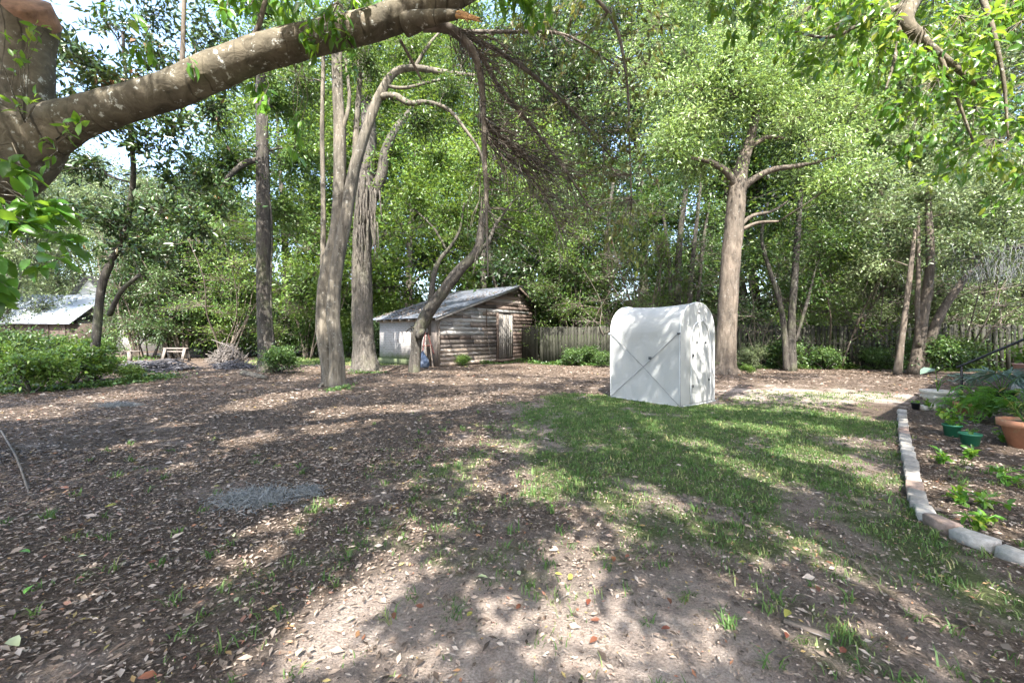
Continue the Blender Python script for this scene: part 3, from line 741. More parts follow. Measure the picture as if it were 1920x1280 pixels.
for kx in shade:
    wood, lv = shade[kx]; C = cc[which == kx]; T = TRK[kx]
    top = np.array([T[0]*0.85, T[1]*0.7, 7.5])
    p, r = smooth_path([T+[0, 0, -0.1], T+[0.1, 0.1, 2.0], top*[1, 1, 0.6], top], [0.42, 0.30, 0.24, 0.12], 0.3)
    wood.tube(p, r, 14, rough=0.03, rng=rs)
    nodes = [(p[i], r[i]) for i in range(len(p)//2, len(p), 2)]
    cells = {}
    for c in C: cells.setdefault((int(c[0]//1.6), int(c[1]//1.6)), []).append(c)
    for key, pts in sorted(cells.items(), key=lambda kv: np.linalg.norm(np.mean(kv[1], 0)-top)):
        pts = np.array(pts); ctr = pts.mean(0)+np.array([0, 0, 0.1])
        k = int(np.argmin([np.linalg.norm(ctr-q[0]) for q in nodes])); p0, r0 = nodes[k]
        mid = (p0+ctr)/2+np.array([0, 0, 0.35])+rs.normal(0, 0.1, 3)
        pp, rr = smooth_path([p0, mid, ctr], [min(r0*0.8, 0.10), min(r0*0.55, 0.05), 0.014], 0.3)
        vis = (W2P(pp)[1] > -60) & (pp[:, 1] > 0.3)
        if not vis.any():
            wood.tube(pp, rr, 6); nodes += [(pp[i], rr[i]) for i in range(1, len(pp), 3)]; nodes.append((ctr, 0.02))
        src = np.repeat(ctr[None], len(pts), 0)
        V, F = twig_batch(src, (src+pts)/2+rs.normal(0, 0.05, pts.shape), pts, 0.008, 0.003); wood.add(V, None, F)
        m = 44; P = np.repeat(pts, m, 0)+rs.normal(0, 1, (len(pts)*m, 3))*np.array([0.135, 0.135, 0.20])
        P = P[~(lit_at(P[:, 0]-SUN_DIR[0]/SUN_DIR[2]*P[:, 2], P[:, 1]-SUN_DIR[1]/SUN_DIR[2]*P[:, 2]) & (rs.rand(len(P)) < 0.96))]
        D = rs.normal(0, 0.7, P.shape)+np.array([0, 0, -0.3]); Nn = rs.normal(0, 0.35, P.shape)+np.array([0, -0.2, 0.8])
        S = 0.15*rs.uniform(0.6, 1.2, len(P)); lv.add(P, D, Nn, S, S*0.48, np.clip(rs.normal(0.5, 0.2, len(P)), 0, 1))
# the spray of lit leaves that hangs in at the upper right belongs to the eastern shade tree
wood = shade['e'][0]; lv = Leaves(); spray_e = lv
for pts in ([(1900, -260, 5.2, 60), (1800, -120, 4.9, 40), (1700, 20, 4.7, 30), (1725, 70, 4.6, 18), (1770, 108, 4.6, 12), (1830, 160, 4.6, 7)],
            [(1700, 10, 4.7, 12), (1640, 30, 4.6, 9), (1560, 70, 4.6, 6), (1490, 60, 4.7, 3)], [(1690, 30, 4.7, 9), (1680, 100, 4.6, 6), (1660, 170, 4.5, 3)],
            [(1800, -100, 4.9, 14), (1850, 20, 4.5, 9), (1880, 140, 4.4, 6), (1890, 260, 4.4, 3)], [(1760, 100, 4.6, 8), (1800, 200, 4.6, 5), (1830, 280, 4.6, 3)]):
    nn = stem(wood, rs, pts, 0.1, 8, 0.05)
nodes = nn
hw = MB()
uc = [(1500, 30), (1560, 20), (1600, 60), (1650, 50), (1700, 110), (1760, 40), (1800, 90), (1860, 40), (1900, 100), (1740, 160), (1800, 180), (1660, 150), (1850, 170), (1900, 210), (1840, 260), (1880, 300), (1780, 250), (1700, 210), (1620, 120), (1540, 90), (1440, 20), (1470, 70), (1905, 20), (1730, 10), (1590, -10), (1640, 0), (1690, 260), (1820, 320), (1905, 340), (1400, 10), (1350, -5)]
for px, py in uc:
    Y = 4.6+rs.uniform(-0.5, 0.9)
    spray(lv, wood, rs, px, py, Y, 84, 56, 0.45, 0.125, (px+rs.uniform(-20, 60), py-60, Y+0.1), rs.uniform(0.5, 0.95), 0.45, 0.35)
NAMES = {'w': ('shade_tree', 'unseen leafy tree west of the camera, crown shaped to shade the left of the yard'),
         's': ('shade_tree', 'unseen tall leafy tree behind the camera, crown shaped to shade the near ground'),
         'e': ('shade_tree', 'yellow green leafy tree whose spray of leaves hangs in at the upper right corner')}
for kx in ('w', 's', 'e'):
    wood, lv = shade[kx]
    r_ = tree_from(NAMES[kx][0], NAMES[kx][1], 'shade trees around the camera', TRK[kx], wood, lv, M['bark_near'], M['leaf_near'] if kx == 'e' else M['leaf_bright'])
    if kx == 'e':
        spray_e.P = [p-TRK['e'] for p in spray_e.P]; link('hanging_spray', spray_e.mesh('hanging_spray', True), M['leaf_near'], r_)['label'] = 'sunlit yellow green leaves hanging into the picture'

# --- slender straight tree left of the fluted one (A)
rs = np.random.RandomState(21); wood = MB(); lv = Leaves(); b = grd(502, 697)
Y = b[1]
nd = stem(wood, rs, [(504, 702, Y, 36), (500, 660, Y, 29), (495, 560, Y, 25), (494, 420, Y, 25), (492, 280, Y, 22), (489, 160, Y, 18), (488, 60, Y, 13), (490, -60, Y, 8)], 0.3, 14, 0.03, None, 1.2)
stem(wood, rs, [(516, 690, Y-.3, 3), (508, 560, Y-.3, 3), (510, 420, Y-.3, 3), (497, 300, Y-.3, 3), (505, 180, Y-.3, 2)], 0.25, 5, 0.1)
nd2 = stem(wood, rs, [(494, 300, Y, 12), (462, 305, Y-.3, 11), (430, 330, Y-.6, 9), (416, 355, Y-.8, 6)], 0.2, 8, 0.04)
nd3 = stem(wood, rs, [(494, 285, Y, 9), (455, 282, Y+.3, 7), (420, 300, Y+.5, 5), (385, 320, Y+.5, 3)], 0.2, 8, 0.04)
clm = [cl(560, 90, Y, 75, 60, 1.5), cl(440, 120, Y+1, 70, 45, 1.5), cl(520, 200, Y+1, 60, 40, 1.2), cl(430, 300, Y, 55, 40, 1.2), cl(380, 330, Y, 45, 35, 1.0), cl(480, 20, Y, 90, 50, 1.6), cl(560, 300, Y+1.2, 50, 40, 1.2), cl(545, 400, Y+1.5, 45, 40, 1.0)]
grow_crown(rs, nd[4:]+nd2+nd3, clm, 90, 26, 0.15, 0.45, wood, lv, 0.06, 0.008)
tree_from('slender_tree', 'slender dark straight trunk with a vine on it, left of the fluted trunk', None, b, wood, lv, M['bark_dark'], M['leaf_mid'])

# --- fluted multi-stem tree (B)
rs = np.random.RandomState(22); wood = MB(); lv = Leaves(); b = grd(625, 724); Y = b[1]
for pts in ([(622, 730, Y, 36), (618, 690, Y, 31), (609, 620, Y, 30), (610, 550, Y, 28), (622, 480, Y, 26), (633, 420, Y, 23), (637, 330, Y, 22), (636, 230, Y, 21), (632, 150, Y, 19), (632, 60, Y, 18), (640, -60, Y, 12)],
            [(632, 730, Y-.1, 32), (630, 660, Y-.14, 24), (624, 590, Y-.16, 23), (632, 500, Y-.14, 23), (649, 410, Y-.1, 22), (662, 330, Y-.1, 21), (678, 270, Y-.1, 18), (700, 205, Y, 18), (712, 178, Y, 17), (738, 138, Y, 13), (775, 128, Y, 12), (830, 136, Y, 10), (890, 142, Y, 6)],
            [(606, 560, Y+.1, 16), (606, 470, Y+.1, 10), (606, 380, Y+.1, 9), (604, 250, Y+.1, 8), (606, 130, Y, 7), (608, 20, Y, 5)],
            [(708, 182, Y, 14), (740, 180, Y, 12), (768, 194, Y-.1, 11), (800, 192, Y-.1, 9), (840, 205, Y-.1, 7), (870, 240, Y-.2, 6), (900, 285, Y-.2, 5), (908, 330, Y-.2, 3)],
            [(650, 420, Y+.1, 13), (664, 330, Y+.25, 12), (668, 240, Y+.35, 11), (674, 150, Y+.35, 9), (672, 40, Y+.35, 7)],
            [(640, 250, Y, 8), (655, 190, Y, 7), (648, 110, Y, 5)], [(775, 130, Y, 7), (800, 90, Y, 6), (825, 60, Y, 4)], [(720, 160, Y, 6), (760, 165, Y, 6), (830, 150, Y+.3, 5), (900, 160, Y+.4, 3)]):
    nd = stem(wood, rs, pts, 0.12, 18 if pts[0][3] > 20 else 10, 0.03, (3, 0.085, 0.10) if pts[0][3] > 30 else None)
    if pts[0][3] > 12: NB = (NB+nd[3:]) if 'NB' in globals() else nd[5:]
roots(wood, rs, b+np.array([0, 0, .03]), 6, 0.20, 0.30)
clm = [cl(600, 60, Y, 60, 45, 1.0), cl(690, 110, Y, 50, 40, 0.9), cl(570, 160, Y+.3, 40, 35, 0.8), cl(760, 80, Y, 60, 35, 1), cl(850, 170, Y, 55, 30, 0.9), cl(960, 180, Y+.4, 60, 35, 0.9), cl(660, 10, Y, 80, 40, 1.2), cl(880, 90, Y+.5, 60, 40, 1.0), cl(790, 240, Y+.4, 45, 25, 0.7)]
grow_crown(rs, NB, clm, 70, 20, 0.10, 0.42, wood, lv, 0.03, 0.006)
tree_from('fluted_tree', 'pale fluted twisted multi-stem trunk with an arching branch, in front of the big rough trunk', None, b, wood, lv, M['bark_flute'], M['leaf_mid'])

# --- big rough trunk (C)
rs = np.random.RandomState(23); wood = MB(); lv = Leaves(); b = grd(686, 694); Y = b[1]
nd = stem(wood, rs, [(686, 700, Y, 50), (683, 660, Y, 40), (679, 560, Y, 36), (679, 470, Y, 34), (684, 380, Y, 33), (690, 300, Y, 30), (690, 200, Y, 25), (684, 90, Y, 20), (690, -60, Y, 13)], 0.12, 32, 0.035, (9, 0.022, 0.05), 1.25)
nd += stem(wood, rs, [(692, 385, Y, 24), (715, 330, Y-.2, 20), (722, 285, Y-.3, 17), (745, 240, Y-.3, 14), (775, 200, Y, 8)], 0.2, 12, 0.05)
for q in range(34):   # loose hanging bark and vine strips
    y0 = rs.uniform(320, 430); x0 = rs.uniform(668, 712); stem(wood, rs, [(x0, y0, Y-.45, 3), (x0+rs.uniform(-4, 4), y0+30, Y-.5, 3), (x0+rs.uniform(-6, 6), y0+rs.uniform(50, 80), Y-.5, 1)], 0.3, 4, 0.1)
roots(wood, rs, b+np.array([0, 0, .0]), 7, 0.42, 0.4)
clm = [cl(740, 300, Y+.5, 60, 45, 1.5), cl(640, 260, Y+1, 50, 45, 1.5), cl(720, 180, Y, 70, 50, 1.7), cl(640, 130, Y+1, 60, 50, 1.7), cl(770, 130, Y+1.5, 70, 50, 1.8), cl(690, 40, Y, 90, 50, 2), cl(560, 40, Y+1, 70, 50, 1.8), cl(800, 330, Y+2.5, 60, 40, 1.4), cl(820, 50, Y+1, 70, 50, 1.8)]
grow_crown(rs, nd[6:], clm, 90, 24, 0.15, 0.45, wood, lv, 0.08, 0.008)
tree_from('rough_bark_tree', 'thick straight trunk with rough grey bark, just left of the shed', None, b, wood, lv, M['bark_rough'], M['leaf_bright'])

# --- leaning forked tree in front of the shed (D)
rs = np.random.RandomState(24); wood = MB(); lv = Leaves(); b = grd(778, 697); Y = b[1]
nd = stem(wood, rs, [(776, 702, Y, 24), (779, 660, Y, 19), (783, 630, Y, 21), (790, 608, Y, 24), (806, 580, Y, 24), (832, 545, Y, 22), (860, 508, Y, 20), (895, 470, Y, 17), (902, 430, Y, 13), (906, 385, Y, 11), (918, 330, Y, 8), (940, 260, Y+.5, 5)], 0.16, 14, 0.04)
nd += stem(wood, rs, [(806, 590, Y, 15), (810, 545, Y, 12), (815, 510, Y, 10), (826, 485, Y, 8), (845, 462, Y, 7), (862, 430, Y, 5), (870, 380, Y, 3)], 0.16, 10, 0.04)
nd += stem(wood, rs, [(838, 470, Y, 5), (815, 430, Y, 4), (785, 400, Y+.3, 3), (760, 380, Y+.4, 2)], 0.2, 8, 0.03)
nd += stem(wood, rs, [(895, 470, Y, 9), (915, 455, Y, 8), (930, 420, Y+.2, 6), (960, 380, Y+.4, 4)], 0.2, 8, 0.03)
stem(wood, rs, [(786, 628, Y-.22, 20), (792, 622, Y-.34, 14), (795, 618, Y-.38, 6)], 0.05, 10, 0.06)
stem(wood, rs, [(781, 612, Y-.1, 3), (768, 616, Y-.2, 3), (762, 622, Y-.3, 2)], 0.1, 5)
clm = [cl(850, 400, Y+.5, 60, 40, 1.2), cl(930, 330, Y, 60, 45, 1.4), cl(780, 360, Y+.5, 55, 40, 1.2), cl(960, 420, Y+1.2, 50, 35, 1.2), cl(880, 290, Y+.5, 60, 40, 1.3), cl(1000, 350, Y+1, 55, 45, 1.3), cl(820, 290, Y+1, 50, 40, 1.2), cl(1010, 270, Y+1, 60, 45, 1.4), cl(1040, 430, Y+2, 45, 40, 1.1)]
grow_crown(rs, nd[4:], clm, 80, 24, 0.13, 0.45, wood, lv, 0.04, 0.007)
tree_from('leaning_tree', 'leaning forked tree with a knot, standing in front of the shed', None, b, wood, lv, M['bark_dark'], M['leaf_bright'])

# --- big tan tree right of the greenhouse (E)
rs = np.random.RandomState(25); wood = MB(); lv = Leaves(); b = grd(1359, 700); Y = b[1]
nd = stem(wood, rs, [(1358, 706, Y, 46), (1360, 680, Y, 36), (1364, 600, Y, 34), (1369, 500, Y, 33), (1377, 410, Y, 32), (1384, 345, Y, 29), (1394, 300, Y, 23), (1407, 262, Y, 17), (1418, 200, Y, 12), (1410, 120, Y, 8), (1420, 40, Y, 4)], 0.14, 20, 0.025, (5, 0.02, 0.1), 1.25)
nd += stem(wood, rs, [(1380, 350, Y, 16), (1365, 325, Y-.2, 13), (1345, 310, Y-.3, 11), (1320, 300, Y-.5, 8), (1280, 295, Y-.6, 5)], 0.16, 10, 0.03)
nd += stem(wood, rs, [(1390, 355, Y, 15), (1415, 335, Y-.2, 12), (1450, 318, Y-.4, 11), (1490, 312, Y-.6, 9), (1540, 302, Y-.8, 6), (1590, 285, Y-.9, 3)], 0.16, 10, 0.03)
nd += stem(wood, rs, [(1386, 425, Y, 9), (1410, 405, Y+.2, 7), (1450, 395, Y+.4, 5), (1480, 375, Y+.5, 3)], 0.16, 8, 0.03)
nd += stem(wood, rs, [(1388, 432, Y, 8), (1420, 418, Y-.2, 6), (1460, 415, Y-.4, 4)], 0.16, 8, 0.03)
nd += stem(wood, rs, [(1400, 280, Y, 10), (1440, 258, Y, 8), (1480, 262, Y-.2, 6)], 0.16, 8, 0.03)
roots(wood, rs, b+np.array([0, 0, .0]), 8, 0.36, 0.4)
clm = [cl(1260, 250, Y-.5, 55, 30, 1.2), cl(1320, 220, Y-.8, 55, 35, 1.3), cl(1370, 130, Y-.4, 60, 40, 1.4), cl(1300, 160, Y-.3, 60, 40, 1.4), cl(1240, 180, Y, 50, 35, 1.2), cl(1440, 170, Y-.5, 60, 40, 1.4), cl(1500, 220, Y-.8, 65, 32, 1.3), cl(1560, 270, Y-1, 55, 25, 1.1), cl(1390, 60, Y, 80, 40, 1.6), cl(1480, 110, Y, 70, 40, 1.5), cl(1290, 90, Y, 60, 40, 1.4), cl(1560, 180, Y, 60, 40, 1.4)]
clm2 = [(c_+rs.normal(0, 0.8, 3), tuple(0.8*q_ for q_ in r_)) for c_, r_ in clm]+[cl(1220, 60, Y+1, 60, 40, 1.4), cl(1600, 110, Y+1, 60, 40, 1.4), cl(1620, 220, Y+.5, 50, 35, 1.2), cl(1440, 20, Y, 90, 40, 1.6), cl(1190, 130, Y+1, 45, 40, 1.2)]
grow_crown(rs, nd[6:], [(c_, tuple(1.1*q_ for q_ in r_)) for c_, r_ in clm+clm2], 66, 22, 0.14, 0.34, wood, lv, 0.05, 0.007, 0.35, 0.6, (0.3, 1.0), 0.22)
tree_from('tan_trunk_tree', 'tall tree with a smooth tan trunk and bright crown, right of the white greenhouse', None, b, wood, lv, M['bark_tan'], M['leaf_sunny'])

# --- magnolia behind the long limb
rs = np.random.RandomState(26); wood = MB(); lv = Leaves(); b = grd(196, 690); Y = b[1]
Ym = 12.0; b = np.array([PX(170, 700, Ym)[0], Ym, 0.0])
nd = stem(wood, rs, [(168, 718, Ym, 17), (180, 640, Ym, 14), (190, 540, Ym, 13), (212, 480, Ym, 12), (232, 440, Ym, 11), (250, 330, Ym, 9), (240, 200, Ym, 7), (230, 60, Ym, 5)], 0.2, 10, 0.05)
nd += stem(wood, rs, [(205, 590, Ym, 9), (228, 545, Ym-.3, 8), (262, 515, Ym-.4, 6)], 0.2, 8, 0.05)
clm = [cl(150, 120, 7.5, 55, 30, 0.8), cl(230, 150, 8, 55, 30, 0.8), cl(310, 110, 8.5, 55, 30, 0.8), cl(180, 210, 8, 55, 25, 0.8), cl(270, 270, 8.5, 60, 25, 0.8), cl(340, 240, 8.5, 55, 25, 0.8), cl(200, 410, 8.5, 70, 30, 0.8), cl(310, 400, 9, 65, 30, 0.8), cl(380, 440, 9.2, 50, 25, 0.8), cl(260, 470, 9, 55, 20, 0.8), cl(120, 80, 8, 50, 30, .8), cl(400, 200, 9, 45, 30, .8), cl(330, 330, 9, 50, 25, .8), cl(420, 380, 9.2, 40, 25, .7), cl(140, 320, 9, 50, 25, .7), cl(90, 400, 8.5, 45, 30, .7), cl(200, 40, 9, 60, 35, .9), cl(300, 30, 9, 60, 35, .9), cl(400, 60, 9, 55, 35, .9), cl(270, 190, 9, 55, 30, .9), cl(430, 140, 9.2, 45, 35, .8), cl(160, 170, 8.5, 45, 30, .8)]
clm = [(PX(*(lambda a: (a[0], a[1]))(W2P(c_)), c_[1]+3.0), tuple(q_*(c_[1]+3.0)/c_[1] for q_ in r_)) for c_, r_ in clm]
grow_crown(rs, nd[3:], clm, 28, 13, 0.21, 0.38, wood, lv, 0.035, 0.007, 0.1, 0.6, (0.2, 0.75), 0.07)
tree_from('magnolia_tree', 'dark glossy magnolia with rusty leaf backs below the long limb, left', None, b, wood, lv, M['bark_dark'], M['leaf_magnolia'])

# --- trunks that show at the fence, behind the greenhouse and behind the shed
def px_tree(seed, name, label, base_px, depth, stems_, clumps, bark, leafm, tw=70, lpt=20, leaf=0.13, wr=0.42):
    rs = np.random.RandomState(seed); wood = MB(); lv = Leaves(); nd = []
    for pts in stems_:
        n_ = stem(wood, rs, [(a, b, depth+dd, w) for a, b, dd, w in pts], 0.25, 10, 0.05); nd += n_[len(n_)//3:]
    grow_crown(rs, nd, [cl(a, b, depth+dd, rx, ry, rd) for a, b, dd, rx, ry, rd in clumps], tw, lpt, leaf, wr, wood, lv, 0.03, 0.006, 0.2, 0.65, (0.15, 0.9), 0.12)
    return tree_from(name, label, 'trees along the back of the yard', (PX(base_px, 690, depth)[0], depth, 0.0), wood, lv, bark, leafm)
def zg(d): return HY+FPX*CH/d+4
d = 15.4
px_tree(31, 'ivied_tree', 'ivied pair of dark trunks at the fence, right of the tan trunk', 1480, d, [[(1484, zg(d), 0, 20), (1484, 600, 0, 13), (1490, 520, 0, 12), (1496, 430, 0, 10), (1505, 330, .3, 7), (1520, 250, .5, 4)], [(1476, zg(d), 0, 12), (1468, 600, 0, 9), (1457, 550, 0, 8), (1438, 490, 0, 7), (1428, 440, 0, 6), (1440, 380, .3, 3)], [(1492, 640, .1, 6), (1515, 560, .1, 5), (1530, 500, .2, 3)]],
        [(1500, 330, 0, 70, 40, 1.2), (1560, 380, .5, 65, 40, 1.2), (1450, 420, .5, 60, 35, 1), (1540, 450, 0, 60, 35, 1), (1420, 480, .5, 50, 30, .9), (1600, 470, .5, 55, 35, 1), (1480, 260, 1, 60, 35, 1), (1590, 320, .6, 60, 35, 1.1), (1500, 540, .6, 60, 25, .7)], M['bark_dark'], M['leaf_mid'])
d = 14.2
px_tree(32, 'leaning_cluster_tree', 'leaning cluster of three trunks in front of the right part of the fence', 1725, d, [[(1682, zg(d), -.2, 14), (1690, 640, -.2, 10), (1698, 580, -.2, 9), (1708, 500, -.2, 8), (1716, 430, 0, 5)], [(1716, zg(d), 0, 26), (1724, 640, 0, 19), (1734, 570, 0, 16), (1744, 500, 0, 14), (1742, 420, 0, 11), (1738, 340, .3, 6)], [(1726, zg(d), .1, 20), (1746, 630, .1, 15), (1768, 580, .1, 14), (1796, 540, .1, 12), (1820, 510, .2, 8), (1870, 470, .4, 4)], [(1722, 650, -.1, 9), (1720, 580, -.1, 8), (1722, 500, -.1, 7), (1722, 400, 0, 4)]],
        [(1740, 360, 0, 70, 35, 1), (1660, 410, .3, 70, 35, 1), (1800, 400, .3, 70, 35, 1), (1850, 460, .3, 60, 35, 1), (1700, 470, .8, 70, 30, 1), (1640, 330, .5, 60, 35, 1), (1790, 310, .5, 65, 35, 1), (1880, 370, .5, 50, 35, 1), (1630, 500, .9, 50, 30, .9), (1720, 260, 1, 60, 35, 1)], M['bark_tan'], M['leaf_pale'])
d = 20.5
px_tree(33, 'bundled_stem_tree', 'bundle of upright dark stems directly behind the greenhouse roof', 1270, d, [[(1268, zg(d), 0, 18), (1270, 560, 0, 14), (1274, 460, 0, 12), (1284, 370, 0, 9), (1296, 280, 0, 5)], [(1284, zg(d), 0, 12), (1296, 520, 0, 9), (1308, 400, 0, 7), (1318, 300, 0, 4)], [(1260, zg(d), 0, 9), (1256, 520, 0, 7), (1246, 420, 0, 6), (1232, 330, 0, 3)], [(1300, zg(d), .2, 7), (1316, 480, .2, 6), (1330, 380, .2, 4)], [(1244, zg(d), .1, 6), (1234, 500, .1, 5), (1222, 420, .1, 3)]],
        [(1290, 330, 0, 60, 40, 1.3), (1230, 380, 0, 50, 35, 1.2), (1330, 400, .5, 50, 40, 1.2), (1260, 270, .5, 60, 40, 1.3), (1200, 440, .5, 50, 35, 1.2), (1340, 470, .8, 40, 35, 1.2), (1230, 500, 1, 50, 30, 1.1), (1300, 530, 1.2, 50, 28, 1.1)], M['bark_dark'], M['leaf_mid'])
d = 21.5
px_tree(34, 'dark_trunk_tree', 'dark straight trunk left of the white greenhouse', 1137, d, [[(1139, zg(d), 0, 17), (1138, 580, 0, 14), (1136, 500, 0, 12), (1140, 420, 0, 9), (1150, 340, 0, 5)], [(1082, zg(d), -.5, 9), (1088, 600, -.5, 7), (1078, 520, -.5, 6), (1086, 450, -.5, 5), (1070, 390, -.5, 3)]],
        [(1130, 400, 0, 60, 40, 1.3), (1080, 440, 0, 50, 35, 1.2), (1180, 470, .5, 50, 30, 1.2), (1110, 520, .8, 45, 28, 1.1), (1060, 370, .3, 50, 35, 1.2), (1170, 330, .5, 55, 40, 1.3)], M['bark_dark'], M['leaf_dark'])
d = 25.5
px_tree(35, 'back_trunk_tree', 'forked trunk rising just above the shed roof peak', 910, d, [[(910, zg(d), 0, 15), (908, 580, 0, 12), (906, 500, 0, 11), (908, 420, 0, 9), (915, 340, 0, 5)], [(938, zg(d), 0, 9), (940, 560, 0, 7), (950, 500, 0, 6), (962, 450, 0, 4)], [(936, 560, 0, 7), (922, 505, 0, 6), (915, 450, 0, 4)]],
        [(900, 380, 0, 60, 40, 1.5), (960, 430, .5, 50, 35, 1.3), (850, 440, .8, 50, 35, 1.3), (920, 480, 1, 45, 25, 1.2), (980, 360, .5, 50, 40, 1.4)], M['bark_dark'], M['leaf_bright'])
# ------------------------------------------------------------------ background trees: a few kinds, copied one by one
def kind_tree(seed, h, cb, cr, tr, nclump, twigs, lpt, leaf, bark, leafm, stems=1, spread=0.0, flat=0.7, wr=0.5, shape=1.0):
    rs = np.random.RandomState(seed); wood = MB(); lv = Leaves(); nodes = []
    for s_ in range(stems):
        a = rs.uniform(0, 2*np.pi); d = np.array([math.cos(a), math.sin(a), 0])*(spread if stems > 1 else spread*0.4)
        b0 = d*0.10*rs.uniform(0.6, 1.3); k = rs.uniform(0.75, 1.0) if stems > 1 else 1.0
        pts = [b0+[0, 0, -0.15], b0+d*0.15+[0, 0, h*0.15*k], b0+d*0.45+rs.normal(0, 0.12, 3)*[1, 1, 0]+[0, 0, h*0.35*k], d*0.8+rs.normal(0, 0.3, 3)*[1, 1, 0]+[0, 0, h*0.6*k], d+rs.normal(0, 0.5, 3)*[1, 1, 0]+[0, 0, h*0.93*k]]
        r0 = tr*rs.uniform(0.75, 1.1)
        p, r = smooth_path(pts, [r0*1.15, r0*0.85, r0*0.7, r0*0.45, r0*0.12], 0.45)
        wood.tube(p, r, 9, rough=0.05, rng=rs)
        nodes += [(p[i], r[i]) for i in range(len(p)//4, len(p), 2)]
    clumps = []
    for q in range(nclump):
        z = cb+(h-cb)*((q+0.5)/nclump)**0.95; f = (z-cb)/(h-cb)
        w = cr*(0.55+0.9*math.sin(math.pi*min(1, f*0.75+0.22))**shape)*0.62
        a = q*2.4+rs.uniform(-.5, .5); rr = w*rs.uniform(0.35, 1.0)
        s = cr*rs.uniform(0.26, 0.42)
        clumps.append((np.array([math.cos(a)*rr, math.sin(a)*rr, z+rs.uniform(-.4, .4)]), (s*1.15, s*1.15, s*0.75)))
    grow_crown(rs, nodes, clumps, twigs, lpt, leaf, wr, wood, lv, tr*0.4, 0.010, 0.2, flat, (0.15, 0.9), 0.13)
    return (wood.mesh('trunk', True), lv.mesh('crown'), bark, leafm)
KIND = {
    'tall': kind_tree(101, 19, 4.0, 4.6, 0.26, 34, 62, 15, 0.21, 'bark_dark', 'leaf_mid', 1, 1.0),
    'broad': kind_tree(102, 14, 2.8, 4.8, 0.28, 32, 62, 15, 0.20, 'bark_rough', 'leaf_bright', 1, 2.0),
    'multi': kind_tree(103, 12, 2.6, 3.8, 0.13, 30, 56, 14, 0.18, 'bark_dark', 'leaf_mid', 5, 2.6),
    'thicket': kind_tree(104, 10, 1.6, 2.8, 0.08, 26, 50, 14, 0.16, 'bark_tan', 'leaf_dark', 6, 2.0),
    'pale': kind_tree(105, 10, 2.0, 4.0, 0.12, 30, 60, 16, 0.16, 'bark_dark', 'leaf_pale', 3, 1.8, 0.7, 0.4),
    'dark': kind_tree(106, 16, 2.2, 4.4, 0.24, 34, 62, 15, 0.20, 'bark_dark', 'leaf_dark', 2, 1.6),
}
KIND['sapling'] = kind_tree(107, 7.5, 1.2, 2.6, 0.045, 16, 44, 9, 0.14, 'bark_tan', 'leaf_bright', 7, 2.4, 0.6, 0.42)
KIND['bare'] = kind_tree(108, 6.0, 1.0, 2.4, 0.04, 18, 22, 3, 0.12, 'twig', 'leaf_mid', 5, 2.0, 0.6, 0.42)
def put_tree(kind, name, px, Y, s, rz, label, group, sz=1.0, cat='tree'):
    tm, cmn, bk, lf = KIND[kind]
    x = (px-CX)/FPX*Y
    root = empty(name, (x, Y, 0), R(rz), label, cat, group); root.scale = (s, s, s*sz)
    link('trunk', tm, M[bk], root); link('crown', cmn, M[lf], root)
    return root
GT = 'trees along the back of the yard'
